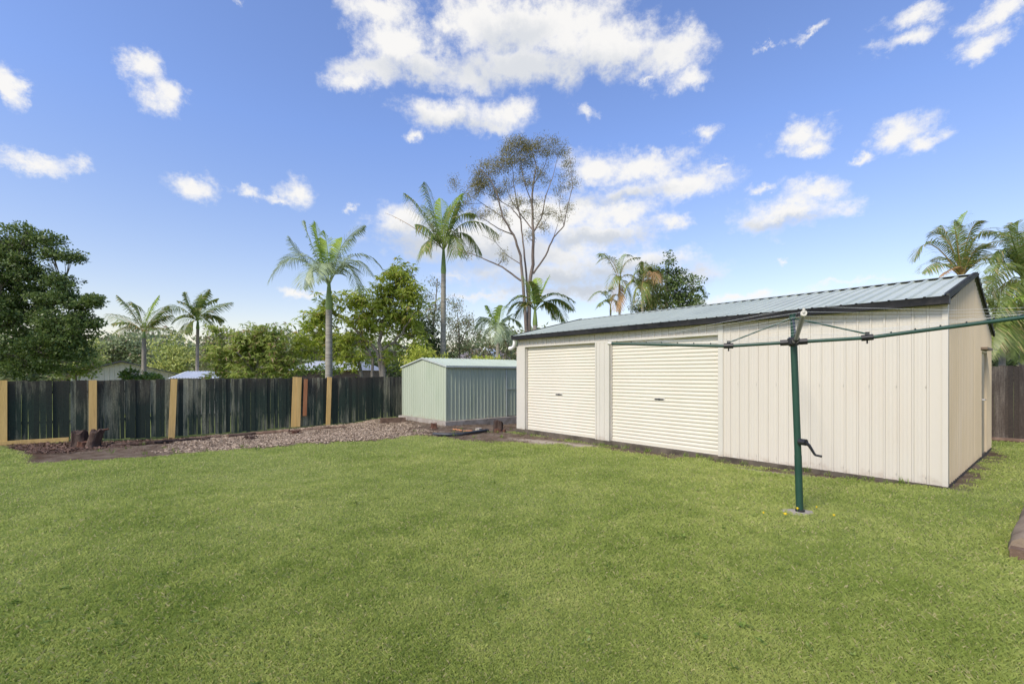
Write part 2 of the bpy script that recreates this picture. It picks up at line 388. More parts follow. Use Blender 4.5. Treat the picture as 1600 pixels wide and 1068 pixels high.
CHIPM = pm('wood chip', (.25, .18, .12), (.46, .37, .265), 9, .9, isl=.5)
CHIPB = pm('brown bark chip', (.06, .032, .022), (.16, .09, .06), 9, .9, isl=.5, c3=(.3, .24, .18), scale3=30, amt3=.7)
mb = MB(); mb.quads(chips(260000, 1, .011, .032)); tag(obj('wood_chips', mb, CHIPM), kind='stuff')
mb = MB(); mb.quads(chips(80000, 2, .015, .042)); mb.quads(chips(30000, 3, .02, .05)); mb.quads(chips(25000, 0, .012, .03)); tag(obj('bark_mulch', mb, CHIPB), kind='stuff')

# ------------------------------------------------------------------ garage
def ribs(u0, u1, pitch, wb, wt, hgt, mid=True, start=.0):
    pr = [(u0, 0)]; u = u0+start
    while u < u1-wb/2:
        if u-wb/2 > u0:
            pr += [(u-wb/2, 0), (u-wt/2, hgt), (u+wt/2, hgt), (u+wb/2, 0)]
        if mid and u+pitch*.62 < u1 and u+pitch*.38 > u0:
            for q in (.36, .64):
                pr += [(u+pitch*q-.006, 0), (u+pitch*q, hgt*.16), (u+pitch*q+.006, 0)]
        u += pitch
    pr.append((u1, 0)); return pr
g = thing('garage', 'large cream corrugated steel garage with two roller doors and grey green roof', 'garage', (GO[0], GO[1], 0), math.atan2(W_[1], W_[0]))
WT = 2.42; D2 = (3.08, 5.55); D1 = (5.95, 8.37); DT = 2.2; RZ = 3.15; REZ = 2.26; RB = -.10
fmap = lambda u, o, z: (-o, u, z)
mb = MB(); mb.sheet(ribs(0.02, 2.99, .158, .034, .018, .016, start=.16), lambda u: (0, WT), fmap)
for k in range(0, 19, 2):
    for zz in (.09, 1.32):
        mb.box(-.021, -.014, .16+.158*k-.006+.04, .16+.158*k+.006+.04, zz, zz+.012)
obj('front_wall', mb, CREAM, g)
mb = MB(); mb.sheet(ribs(2.99, GL-.02, .158, .034, .018, .016, start=.01), lambda u: (DT+.03, WT), fmap)
obj('header_panel', mb, CREAM, g)
mb = MB()
for a, b in ((2.99, D2[0]), (D2[1], D1[0]), (D1[1], GL)):
    mb.box(-.022, .10, a, b, -.02, DT+.028 if a > 3 else WT-.002)
mb.box(-.026, .08, D2[0], D2[1], DT, DT+.035); mb.box(-.026, .08, D1[0], D1[1], DT, DT+.035)
for e in (.0, .2, .4):   # fold lines on the wide pier
    pass
mb.box(-.036, -.022, D2[1], D2[1]+.03, 0, DT); mb.box(-.036, -.022, D1[0]-.03, D1[0], 0, DT)
mb.box(-.03, -.022, D2[1]+.14, D2[1]+.155, 0, DT); mb.box(-.03, -.022, D2[1]+.27, D2[1]+.285, 0, DT)
mb.box(-.034, -.022, D1[1], D1[1]+.03, 0, DT)
obj('door_surround', mb, CREAMTRIM, g)
mb = MB(); mb.box(-.024, .03, -.024, .035, -.0, WT); obj('corner_flashing', mb, CREAM, g)
# gable end wall
def gz1(w): return WT+(RZ-.05-WT)*min(1, w/(GW/2)) if w <= GW/2 else RZ-.05+(REZ-.03-RZ+.05)*(w-GW/2)/(GW/2)
pr = ribs(.0, GW, .158, .034, .018, .016, start=.12)
pr = sorted(pr+[(GW/2, 0)], key=lambda q: q[0])
DW = (3.5, 4.35); SDT = 1.92
mb = MB()
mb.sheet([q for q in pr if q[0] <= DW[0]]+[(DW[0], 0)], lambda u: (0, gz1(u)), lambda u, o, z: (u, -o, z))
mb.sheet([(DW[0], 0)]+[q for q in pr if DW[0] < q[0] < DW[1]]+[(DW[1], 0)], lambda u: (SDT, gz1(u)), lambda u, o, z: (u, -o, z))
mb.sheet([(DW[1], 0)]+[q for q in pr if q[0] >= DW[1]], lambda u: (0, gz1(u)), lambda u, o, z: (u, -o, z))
obj('end_wall', mb, CREAMSHADED, g)
mb = MB(); mb.sheet(pr, lambda u: (0, gz1(u)), lambda u, o, z: (u, GL+o, z)); obj('end_wall', mb, CREAM, g)
mb = MB(); mb.sheet(ribs(0, GL, .158, .034, .018, .016), lambda u: (0, REZ-.03), lambda u, o, z: (GW+o, u, z)); obj('rear_wall', mb, CREAM, g)
# side door
mb = MB(); mb.box(DW[0]+.04, DW[1]-.04, .012, .05, .0, SDT-.04); sd = obj('door', mb, CREAMSHADED, g)
mb = MB(); mb.box(DW[0], DW[0]+.04, -.022, .05, 0, SDT); mb.box(DW[1]-.04, DW[1], -.022, .05, 0, SDT); mb.box(DW[0]+.04, DW[1]-.04, -.022, .05, SDT-.04, SDT); obj('door_frame', mb, CREAMSHADED, sd)
mb = MB(); mb.box(DW[0]-.02, DW[1]+.02, -.10, -.003, SDT+.01, SDT+.05); obj('door_hood', mb, pm('brown hood', (.14, .1, .07), (.2, .15, .1)), sd)
mb = MB(); mb.tube([(DW[0]+.1, .012, 1.02), (DW[0]+.1, -.05, 1.02), (DW[0]+.22, -.055, 1.02)], .011); mb.box(DW[0]+.07, DW[0]+.13, .003, .012, .96, 1.08); obj('handle', mb, CHROME, sd)
# roller doors
def roller(a, b, seed):
    pr = []; z = .02; k = 0
    per = .0745
    while z < DT+.02:
        for q, o in ((0, 0), (.07, .003), (.16, .011), (.35, .0145), (.65, .0145), (.84, .011), (.93, .003)):
            pr.append((z+q*per, o))
        z += per
    pr.append((z, 0))
    mb = MB(); mb.sheet(pr, lambda u: (b-.02, a+.02), lambda u, o, t: (.075-o, t, u))
    mb.box(.055, .085, a+.02, b-.02, .0, .03)
    r = obj('roller_door', mb, CREAMDOOR, g)
    mc = (a+b)/2+.03
    mb = MB(); mb.box(.05, .066, mc-.10, mc-.02, .96, .985); mb.box(.05, .066, mc+.02, mc+.10, .96, .985); mb.box(.048, .066, mc-.02, mc+.02, .955, .99)
    h = obj('handle', mb, BLACKP, r)
    mb = MB(); mb.box(.058, .068, mc-.13, mc+.13, .94, 1.005); obj('handle_plate', mb, CREAMTRIM, r)
    TRK = pm('grey track', (.42, .4, .36), (.5, .47, .42))
    for e_ in (a, b-.02): mb = MB(); mb.box(.03, .09, e_, e_+.02, 0, DT); obj('door_track', mb, TRK, r)
    mb = MB(); mb.box(.06, .1, a, b, -.02, 0.0); obj('bottom_seal', mb, BLACKP, r)
    return r
r1 = roller(*D1, 1); r1['label'] = 'narrower roller door at the far left end'
r2 = roller(*D2, 2); r2['label'] = 'wider roller door behind the clothes line arm'
# slab
mb = MB(); mb.box(-.05, GW+.02, -.005, GL+.02, -.45, -.004); obj('slab', mb, DARKBASE, g)
# roof
def slope(w0, z0, w1, z1):
    ln = math.hypot(w1-w0, z1-z0); dx, dz = (w1-w0)/ln, (z1-z0)/ln
    nx_, nz_ = (-dz, dx) if dx > 0 else (dz, -dx)
    pr = ribs(-.045, GL+.055, .19, .05, .024, .03, False, .05)
    return lambda mb: mb.sheet(pr, lambda u: (0, ln), lambda u, o, s: (w0+dx*s+nx_*o, u, z0+dz*s+nz_*o))
mb = MB(); slope(-.14, WT+.075, GW/2, RZ)(mb); slope(GW+.04, REZ, GW/2, RZ)(mb)
rf = obj('roof', mb, ROOFM, g)
a1 = math.atan2(RZ-(WT+.075), GW/2+.14)
mb = MB()
c_ = [(-.15, -.04), (0, .0), (.15, -.04)]
mb.sheet([(GW/2-.14, RZ-.14*math.tan(a1)+.036), (GW/2, RZ+.036), (GW/2+.14, RZ-.14*math.tan(a1)-.0)], lambda u: (-.05, GL+.065), lambda u, o, t: (u, t, o))
obj('ridge_cap', mb, ROOFM, rf)
# gutter (profile extruded along t)
mb = MB(); gp_ = [(-.03, WT-.012), (-.14, WT-.012), (-.165, WT-.01), (-.165, WT+.075), (-.172, WT+.09), (-.15, WT+.09), (-.15, WT+.02), (-.03, WT+.02)]
mb.sheet(gp_, lambda u: (-.05, GL+.05), lambda u, o, t: (u, t, o))
for t_ in (-.05, GL+.05): mb.add([(u, t_, o) for u, o in ((-.03, WT-.012), (-.14, WT-.012), (-.165, WT-.01), (-.165, WT+.075), (-.03, WT+.075))], [(0, 1, 2, 3, 4)])
mb.box(-.03, .0, -.02, GL+.02, WT-.0, WT+.07)
obj('gutter', mb, GUTTER, g)
# barge boards
BARGE = pm('dull black barge', (.03, .032, .03), (.055, .058, .052), 2, .7, spec=.15, c3=(.09, .1, .06), scale3=3, amt3=.5)
for t_, s_ in ((-.055, 1), (GL+.04, 1)):
    mb = MB()
    def bar(w0, z0, w1, z1):
        bh = .03 if w0 < 1 else .02
        V = [(w0, t_, z0-bh), (w1, t_, z1-bh), (w1, t_, z1+.04), (w0, t_, z0+.04), (w0, t_+.03, z0-bh), (w1, t_+.03, z1-bh), (w1, t_+.03, z1+.04), (w0, t_+.03, z0+.04)]
        mb.add(V, [(0, 1, 2, 3), (7, 6, 5, 4), (0, 4, 5, 1), (3, 2, 6, 7), (0, 3, 7, 4), (1, 5, 6, 2)])
        n = 8
    for (w0, z0, w1, z1) in ((-.16, WT+.115, GW/2, RZ+.05), (GW/2, RZ+.05, GW+.04, REZ+.05)):
        mb = MB(); bar(w0, z0-.04, w1, z1-.04)
        e = t_+.06 if t_ < 0 else t_-.03
        mb.add([(w0, t_, z0), (w1, t_, z1), (w1, e, z1), (w0, e, z0)], [(0, 1, 2, 3)])
        if w0 < 1: obj('barge_board', mb, BARGE, g); continue
        if t_ < 0:  # scalloped sheet ends showing along the rear slope
          for k in range(14):
            f_ = (k+.5)/14; w = GW/2+f_*(GW/2+.03); z = RZ+.07+(REZ-RZ)*f_
            mb.box(w-.03, w+.03, t_-.006, t_+.02, z-.03, z+.0)
        obj('barge_board', mb, BARGE, g)
# downpipe offset at the far left corner
mb = MB(); mb.tube([(-.10, GL+.0, WT-.01), (-.10, GL+.0, WT-.10), (-.10, GL+.03, WT-.19), (-.10, GL+.14, WT-.24)], .045, 12); mb.tube([(-.10, GL+.12, WT-.23), (-.10, GL+.20, WT-.24)], .055, 12)
obj('downpipe', mb, PIPE, g, smooth=False)

# ------------------------------------------------------------------ green garden shed
s = thing('garden_shed', 'small pale green ribbed steel garden shed beside the fence', 'shed', (-2.14, 15.3, -.05), math.radians(41))
SW, SL, SE, SR = 2.92, 4.2, 1.79, 2.07
mb = MB()
def sg(y): return SE+(SR-SE)*(1-abs(y-SW/2)/(SW/2))-.01
pr = sorted(ribs(0, SW, .15, .03, .02, .012, False)+[(SW/2, 0)]); mb.sheet(pr, lambda u: (0, sg(u)), lambda u, o, z: (-o, u, z)); w1_ = obj('gable_wall', mb, GREEN, s)
mb = MB(); mb.sheet(ribs(.0, 2.55, .15, .03, .02, .012, False, .08), lambda u: (0, SE), lambda u, o, z: (u, -o, z)); mb.sheet(ribs(3.45, SL, .15, .03, .02, .012, False, .08), lambda u: (0, SE), lambda u, o, z: (u, -o, z)); obj('front_wall', mb, GREEN, s)
mb = MB(); mb.sheet([(2.55, 0), (3.45, 0)], lambda u: (SE-.1, SE), lambda u, o, z: (u, -o, z)); mb.sheet(ribs(2.57, 3.43, .15, .03, .02, .012, False, .08), lambda u: (.02, SE-.1), lambda u, o, z: (u, -.005-o, z)); dr = obj('door', mb, GREEN, s)
mb = MB(); mb.box(2.55, 3.35, -.04, -.018, .98, 1.01); mb.box(3.28, 3.34, -.06, -.018, .94, 1.0); obj('bolt', mb, GREENTRIM, dr)
for x_ in (2.54, 3.425): mb = MB(); mb.box(x_, x_+.035, -.03, -.0, .0, SE-.08); obj('door_frame', mb, GREENTRIM, dr)
mb = MB(); mb.sheet(pr, lambda u: (0, sg(u)), lambda u, o, z: (SL+o, u, z)); mb.sheet([(0, 0), (SL, 0)], lambda u: (0, SE), lambda u, o, z: (u, SW, z)); obj('rear_wall', mb, GREEN, s)
for y_ in (-.02, SW-.03): mb = MB(); mb.box(-.02, .03, y_, y_+.05, 0, SE); obj('corner_trim', mb, GREEN, s)
mb = MB()
for (y0, z0, y1, z1) in ((-.07, SE-.01, SW/2, SR+.01), (SW+.07, SE-.01, SW/2, SR+.01)):
    mb.sheet(ribs(-.04, SL+.04, .15, .04, .02, .022, False, .02), lambda u: (0, 1), lambda u, o, q: (u, y0+(y1-y0)*q, z0+(z1-z0)*q+o))
rr = obj('roof', mb, GROOF, s)
mb = MB(); mb.box(-.045, SL+.05, -.09, -.065, SE-.05, SE+.012)
for (y0, z0, y1, z1) in ((-.09, SE-.04, SW/2, SR-.02), (SW/2, SR-.02, SW+.09, SE-.04)):
    for x_ in (-.05,):
        mb.add([(x_, y0, z0), (x_, y1, z1), (x_, y1, z1+.045), (x_, y0, z0+.045), (x_+.05, y0, z0+.05), (x_+.05, y1, z1+.05)], [(0, 1, 2, 3), (3, 2, 5, 4)])
obj('roof_trim', mb, GREENTRIM, rr)
mb = MB(); mb.box(-.12, SL+.2, -.16, SW+.1, -.5, -.004); obj('slab', mb, CONC, s)

# ------------------------------------------------------------------ paling fences
def fencemat(name, base, black, pale, amt):
    m, nt, N, L, B = newmat(name)
    tc = N.new('ShaderNodeTexCoord').outputs['Object']
    isl = N.new('ShaderNodeNewGeometry').outputs['Random Per Island']
    sep = N.new('ShaderNodeSeparateXYZ'); L.new(tc, sep.inputs[0]); z = sep.outputs[2]
    na = noise(N, L, tc, 1.1, 4, .6, (1, 1, .5)); nb = noise(N, L, tc, 9, 5, .7, (1.6, 1.6, .16)); nc = noise(N, L, tc, .8, 2, .5, (1, 1, .7)); ns = noise(N, L, tc, 30, 4, .7)
    topm = math_(N, L, 'ADD', z, math_(N, L, 'MULTIPLY_ADD', na, 1.6, -.9))
    rt = ramp(N, [(.35, (0, 0, 0)), (.95, (1, 1, 1))]); L.new(math_(N, L, 'MULTIPLY', topm, .7), rt.inputs[0])
    c = mix(N, L, rt.outputs[0], base, black)
    st = math_(N, L, 'ADD', nb, math_(N, L, 'ADD', math_(N, L, 'MULTIPLY_ADD', nc, 1.1, -.55), math_(N, L, 'MULTIPLY_ADD', isl, .30, -.17)))
    rs = ramp(N, [(.47, (0, 0, 0)), (.76, (amt,)*3)]); L.new(st, rs.inputs[0])
    c = mix(N, L, rs.outputs[0], c, pale)
    kb = math_(N, L, 'MULTIPLY_ADD', isl, .7, .65); cb_ = N.new('ShaderNodeCombineColor'); [L.new(kb, cb_.inputs[i]) for i in range(3)]; c = mix(N, L, 1., c, cb_.outputs[0], 'MULTIPLY')
    rsp = ramp(N, [(.3, (.6,)*3), (.7, (1.35,)*3)]); L.new(ns, rsp.inputs[0])
    c = mix(N, L, 1., c, rsp.outputs[0], 'MULTIPLY')
    L.new(c, B.inputs['Base Color']); B.inputs['Roughness'].default_value = .85
    b = N.new('ShaderNodeBump'); b.inputs['Strength'].default_value = .5; b.inputs['Distance'].default_value = .01
    L.new(nb, b.inputs['Height']); L.new(b.outputs[0], B.inputs['Normal'])
    return m
FGREEN = fencemat('mouldy green paling', (.016, .033, .021), (.042, .036, .026), (.235, .235, .155), .8)
FBROWN = fencemat('weathered brown paling', (.05, .038, .028), (.035, .028, .022), (.17, .15, .12), .5)
def palings(o, u0, u1, base, top, mat_, name='paling_panel', gap=True, pw=.125):
    mb = MB(); u = u0; R = random.Random(int(abs(u0)*97)+3)
    while u < u1:
        w = pw*R.uniform(.8, 1.05); zt = top(u)+R.uniform(-.02, .012); zb = base(u)+R.uniform(-.01, .02)
        sk = R.uniform(-.005, .005); y = R.choice((-.016, .004))+R.uniform(-.004, .004); tk = .014
        g1 = R.uniform(.0003, .0012); g2 = g1+(R.uniform(.006, .016) if (gap and R.random() < .5) else 0)
        V = []; zm = zb+(zt-zb)*R.uniform(.45, .75)
        for yy in (y, y+tk):
            V += [(u+g2, yy, zb), (u+w-g1, yy, zb), (u+w-g1, yy, zm), (u+w-g1+sk, yy, zt), (u+g1+sk, yy, zt), (u+g1, yy, zm)]
        mb.add(V, [(0, 1, 2, 3, 4, 5), (11, 10, 9, 8, 7, 6), (0, 6, 7, 1), (1, 7, 8, 2), (2, 8, 9, 3), (3, 9, 10, 4), (4, 10, 11, 5), (5, 11, 6, 0)])
        u += w
    return obj(name, mb, mat_, o)
fa = math.atan2(FD[1], FD[0])
fn_ = thing('paling_fence', 'mouldy dark green paling fence with new yellow pine posts along the left side', 'fence', (FP1[0], FP1[1], 0), fa)
FLN = float(np.linalg.norm(FP2-FP1))
def fu(px):
    u = (px-800)/F; return (u*FP1[1]-FP1[0])/(FD[0]-u*FD[1])
def fbase(u):
    q = FP1+FD*u; return gz(q[0], q[1])-.03
def ftop(u): return 1.30+.07*u/FLN
pus = [fu(p) for p in (5, 145, 270, 463, 513)]
bounds = [-5]+pus+[FLN+.05, FLN+7]
for a, b in zip(bounds[:-1], bounds[1:]):
    palings(fn_, a+.003, b, lambda u: fbase(u)+.07, ftop, FGREEN)
def fboard(px, wpx, zlo, zhi, lean=0, m_=PINE, name='post', lab=None, y=-.05):
    u = fu(px); w = wpx/F*float((FP1+FD*u)[1])
    mb = MB()
    rot = Matrix.Rotation(lean, 3, 'Y')
    mb.box(u-w/2, u+w/2, y-.02, y+.012, zlo, zhi, np.array(rot), (u, y, zlo))
    for k in range(4):
        zz = zlo+(zhi-zlo)*(.12+.25*k)
        mb.box(u-w*.2, u-w*.2+.01, y-.023, y-.019, zz, zz+.01, np.array(rot), (u, y, zlo))
    o = obj(name, mb, m_, fn_)
    if lab: o['label'] = lab
    return o
fboard(4.5, 11, fbase(pus[0]), 1.32)
fboard(145.5, 9.5, fbase(pus[1]), 1.31)
fboard(268, 8.5, fbase(pus[2])+.02, 1.33, .035)
fboard(458, 7, fbase(pus[3])+.08, 1.38, .035); fboard(464.5, 7, fbase(pus[3])+.08, 1.37, .03, y=-.058)
fboard(512, 6.5, fbase(pus[4])+.03, 1.37, .03)
u_ = fu(476); fboard(475.5, 5.5, .0+.02, 1.30, .03, REDW, 'board', 'short red brown board')
mb = MB(); mb.box(-3.5, fu(108), -.08, -.03, fbase(0)+.0, fbase(0)+.13); obj('kickboard', mb, PINE, fn_)
for z_ in (.15, .95): mb = MB(); mb.box(-5, FLN+7, .03, .08, z_, z_+.06); obj('rail', mb, FBROWN, fn_)
# right rear fence
r_ = thing('paling_fence', 'dark brown weathered paling fence behind the garage at the right edge', 'fence', (RF0[0], RF0[1], 0), math.atan2(RFD[1], RFD[0]))
for a in (-12, -9.6, -7.2, -4.8, -2.4, 0, 2.4, 4.8):
    palings(r_, a+.003, a+2.4, lambda u: -.16, lambda u: 1.69+.01*math.sin(u), FBROWN, gap=False, pw=.1)
for z_ in (.1, 1.3): mb = MB(); mb.box(-12, 7.2, .03, .08, z_, z_+.07); obj('rail', mb, FBROWN, r_)
for a in (-9.6, -4.8, 0.9, 4.8):
    mb = MB(); mb.box(a-.05, a+.05, .03, .13, -.3, 1.66); obj('post', mb, FBROWN, r_)
mb = MB()
a, b = RF0-RFD*4+RFN*.5, RF0+RFD*5+RFN*.45
p = lambda q, z: (q[0], q[1], gz(q[0], q[1])+z)
mb.tube([p(a, .02), p((a*2+b)/3, .035), p((a+2*b)/3, .03), p(b, .02)], .06, 8)
o = obj('timber_edging', mb, LOG, None, (a[0], a[1], 0), world=True); tag(o, 'low dark timber edging at the foot of the brown fence', 'edging')

# ------------------------------------------------------------------ rotary clothes line
PB = np.array([3.175, 5.2]); pz = gz(*PB); HUB = np.array([3.105, 5.2, 1.853]); TOP = np.array([3.093, 5.2, 2.15])
cl = thing('clothes_line', 'dark green rotary clothes line standing in the lawn before the garage', 'clothes line', (PB[0], PB[1], pz))
mb = MB(); mb.tube([(PB[0], PB[1], pz-.1), (PB[0]-.022, PB[1], .6)], .0365, 20); mb.tube([(PB[0]-.022, PB[1], .6), HUB], .0345, 20)
obj('post', mb, HOISTG, cl, smooth=False, world=True)
mb = MB(); mb.tube([HUB, TOP-np.array([0, 0, .05])], [.028, .022], 14); obj('mast', mb, HOISTG, cl, world=True)
mb = MB(); mb.tube([HUB+[.003, 0, -.05], HUB+[0, 0, -.03], HUB+[0, 0, .03], HUB+[0, 0, .045]], [.045, .062, .062, .04], 16); hub = obj('hub', mb, BLACKP, cl, world=True)
mb = MB(); mb.tube([PB.tolist()+[pz-.05], PB.tolist()+[pz+.035]], [.05, .046], 14); obj('ground_socket', mb, BLACKP, cl, world=True)
dirs = {'a': np.array([-.87, .49]), 'b': np.array([.87, -.49]), 'c': np.array([-.487, -.873]), 'd': np.array([.487, .873])}
LE, LT = .655, 2.06
def ap(dv, Lq):
    rise = 0 if Lq < LE else .125*(Lq-LE)/(LT-LE)
    return np.array([HUB[0]+dv[0]*Lq, HUB[1]+dv[1]*Lq, HUB[2]+rise+.042*dv[0]*Lq-(.01 if Lq < LE else .01)])
for k, dv in dirs.items():
    mb = MB(); mb.tube([ap(dv, .05), ap(dv, LE)], .0185, 12)
    pts = [ap(dv, LE+(LT-LE)*i/6) for i in range(7)]
    mb.tube(pts, [.019]*6+[.017], 12)
    arm = obj('arm', mb, HOISTG, cl, world=True)
    mb = MB(); e = ap(dv, LT); e2 = ap(dv, LT+.05); mb.tube([e, e2], .021, 10); mb.tube([e2-[0, 0, .0], e2+np.array([0, 0, .035])], .009, 8)
    o = obj('end_cap', mb, CREAMTRIM, arm, world=False)
    o.data.transform(Matrix.Translation(-Vector(cl.location)))
    mb = MB()
    c0 = ap(dv, LE-.05); c1 = ap(dv, LE+.05); mb.tube([c0, c1], .032, 10); q = ap(dv, LE); mb.tube([q, q+np.array([0, 0, .06])], .02, 8); mb.tube([q, q-np.array([0, 0, .06])], .008, 6)
    obj('clamp', mb, BLACKP, cl, world=True); mb = MB(); mb.tube([ap(dv, .05), ap(dv, .13)], .033, 10); obj('arm_socket', mb, BLACKP, cl, world=True)
    mb = MB(); mb.tube([TOP+[dv[0]*.03, dv[1]*.03, -.05], ap(dv, LE)+np.array([0, 0, .04])], .0085, 8); obj('strut', mb, HOISTG if k in 'ab' else BLACKP, cl, world=True)
    for i in range(7):
        mb = MB(); Lq = .85+i*.19; q = ap(dv, Lq); mb.tube([q, q+np.array([0, 0, .032])], .007, 6)
        obj('line_hook', mb, BLACKP, cl, world=True)
for i in range(7):
    Lq = .85+i*.19; mb = MB(); ks = ['a', 'c', 'b', 'd']
    for j in range(4):
        p0 = ap(dirs[ks[j]], Lq)+[0, 0, .03]; p1 = ap(dirs[ks[(j+1) % 4]], Lq)+[0, 0, .03]
        sag = .012+.01*math.sin(i*3+j)
        mb.tube([p0+(p1-p0)*t-np.array([0, 0, 4*sag*t*(1-t)]) for t in np.linspace(0, 1, 7)], .001, 5, False)
    obj('line', mb, WIRE, cl, world=True)
mb = MB()   # outermost loop at the tips and stay wires to the mast head
for j in range(4):
    p0 = ap(dirs[ks[j]], LT+.05)+[0, 0, .045]; p1 = ap(dirs[ks[(j+1) % 4]], LT+.05)+[0, 0, .045]
    mb.tube([p0, (p0+p1)/2-[0, 0, .03], p1], .0011, 5, False)
obj('line', mb, WIRE, cl, world=True)
mb = MB(); mb.tube([TOP+[0, 0, -.06], TOP+[0, 0, -.01]], .03, 12); mb.tube([TOP+[.035*math.cos(a), .035*math.sin(a), .0] for a in np.linspace(0, 6.283, 13)], .006, 6); obj('mast_cap', mb, HOISTG, cl, world=True)
mb = MB(); hz = .755; hx = PB[0]-.03
mb.tube([(hx+.0, 5.16, hz), (hx+.03, 5.09, hz)], .035, 14); mb.tube([(hx+.02, 5.085, hz), (hx+.05, 5.07, hz-.03), (hx+.095, 5.05, hz-.12), (hx+.105, 5.045, hz-.13)], [.022, .017, .013, .013], 10); mb.tube([(hx+.10, 5.05, hz-.128), (hx+.14, 5.0, hz-.135)], .012, 10)
obj('crank_handle', mb, BLACKP, cl, world=True)
mb = MB(); n = 22; V = []
for (rr_, z_) in ((.16, -.06), (.15, .006), (.125, .012)):
    for i in range(n):
        a = 6.2832*i/n; q = rr_*(1+.12*math.sin(3*a+1)+.06*math.sin(7*a)); V.append((PB[0]-.02+q*1.15*math.cos(a), PB[1]+q*.8*math.sin(a), pz+z_))
fc = [(k*n+i, k*n+(i+1) % n, (k+1)*n+(i+1) % n, (k+1)*n+i) for k in range(2) for i in range(n)]+[tuple(2*n+i for i in range(n))]
mb.add(V, fc); obj('footing', mb, CONC, cl, world=True)

# dandelions
YEL = pm('yellow petals', (.75, .55, .02), (.85, .65, .03), 5, .6); STEM = pm('stem green', (.1, .2, .04), (.15, .25, .05))
dl = ['yellow dandelion flower on the grass at front left of the pole footing, the largest', 'yellow dandelion flower touching the foot of the green pole', 'yellow dandelion flower behind and right of the pole foot', 'yellow dandelion flower farthest right of the pole foot', 'small yellow dandelion flower farthest left of the pole foot']
for i, (px, py, r0) in enumerate(((1227, 806, .022), (1246, 797, .016), (1276, 795, .012), (1303, 808, .015), (1193, 804, .012))):
    q = G(px, py+4); t_ = thing('dandelion', dl[i], 'flower', tuple(q), 0, 'dandelions round the clothes line')
    mb = MB()
    for k in range(16):
        a = k*.39; rr_ = r0*(1 if k % 2 else .7)
        mb.add([(0, 0, .05), (rr_*math.cos(a-.2), rr_*math.sin(a-.2), .058), (rr_*1.1*math.cos(a), rr_*1.1*math.sin(a), .056), (rr_*math.cos(a+.2), rr_*math.sin(a+.2), .058)], [(0, 1, 2, 3)])
    mb.tube([(0, 0, .045), (0, 0, .062)], [r0*.6, r0*.5], 8); obj('flower_head', mb, YEL, t_)
    mb = MB(); mb.tube([(0, 0, 0), (0, 0, .05)], .002, 5); obj('stem', mb, STEM, t_)

# ------------------------------------------------------------------ stumps, logs, edging, pipe
def lump(mb, c, r, h, seed, seg=18, lean=(0, 0), flare=1.35):
    R = random.Random(seed); V = []; rows = [(0, flare), (.12, 1.12), (.35, 1.0), (.7, .95), (1.0, .93), (1.0, .5)]
    ph = [R.uniform(0, 6) for _ in range(4)]
    for z_, s_ in rows:
        for k in range(seg):
            a = 6.2832*k/seg; q = r*s_*(1+.10*math.sin(3*a+ph[0])+.08*math.sin(5*a+ph[1])+.04*math.sin(9*a+ph[2])+R.uniform(-.07, .07))
            V.append((c[0]+q*math.cos(a)+lean[0]*z_*h, c[1]+q*math.sin(a)+lean[1]*z_*h, c[2]+z_*h+((R.uniform(-.10, .06)+.07*math.sin(2*a+ph[3]))*h if z_ == 1 else R.uniform(-.03, .03)*h)))
    fc = [(j*seg+k, j*seg+(k+1) % seg, (j+1)*seg+(k+1) % seg, (j+1)*seg+k) for j in range(5) for k in range(seg)]+[tuple(5*seg+k for k in range(seg))]
    mb.add(V, fc)
q = G(125, 698); st = thing('tree_stump', 'dark twin tree stump splitting in two before the left fence', 'stump', tuple(q))
mb = MB(); lump(mb, (0, 0, -.03), .165, .42, 1, lean=(-.02, 0), flare=1.5); obj('stump_stem', mb, BARKD, st)
mb = MB(); lump(mb, (.31, -.03, -.03), .135, .46, 2, lean=(.30, .0), flare=1.5); obj('stump_stem', mb, BARKD, st)
mb = MB(); lump(mb, (.16, -.10, -.03), .12, .18, 5, lean=(.1, 0)); obj('root', mb, BARKR, st); mb = MB(); mb.tube([(.36, .1, .1), (.5, .1, .42), (.62, .12, .44)], [.05, .035, .02], 6); obj('broken_stem', mb, BARKR, st)
q = G(778, 674); st = thing('tree_stump', 'short reddish brown tree stump before the slab of the green shed', 'stump', tuple(q))
mb = MB(); lump(mb, (0, 0, -.03), .14, .33, 8); obj('stump_stem', mb, BARKD, st)
mb = MB(); lump(mb, (.0, -.12, -.03), .10, .13, 9, lean=(0, .2)); lump(mb, (.17, -.03, -.03), .06, .1, 10); obj('root', mb, BARKR, st)
q = G(678, 668); mb = MB(); lump(mb, (0, 0, -.02), .09, .16, 12); o = obj('tree_stump', mb, BARKR, None, tuple(q)); tag(o, 'tiny rotten stump at the near corner of the green shed', 'stump')
def logobj(name, label, cat, pts, r, m_, seed=0, group=None, ht=.0, square=False):
    P3 = [G(*p_) for p_ in pts]; R = random.Random(seed); mb = MB(); c0 = P3[0]
    path = []; rad = []
    for i in range(len(P3)-1):
        for k in range(6):
            f_ = k/6; p_ = P3[i]*(1-f_)+P3[i+1]*f_; path.append(p_+[0, 0, r*.6+ht+R.uniform(-.01, .01)]); rad.append(r*R.uniform(.85, 1.12))
    path.append(P3[-1]+[0, 0, r*.6+ht]); rad.append(r*.9)
    mb.tube(path, rad, 4 if square else 9)
    o = obj(name, mb, m_, None, tuple(c0), world=True); tag(o, label, cat, group); return o
logobj('log', 'long thin dark log lying between the twin stump and the third yellow post', 'log', [(175, 697), (240, 693), (300, 688)], .05, BARKD, 1, 'logs along the fence foot')
logobj('log', 'short broken brown log right of the leaning third post', 'log', [(272, 690), (310, 686), (346, 683)], .045, LOG, 2, 'logs along the fence foot')
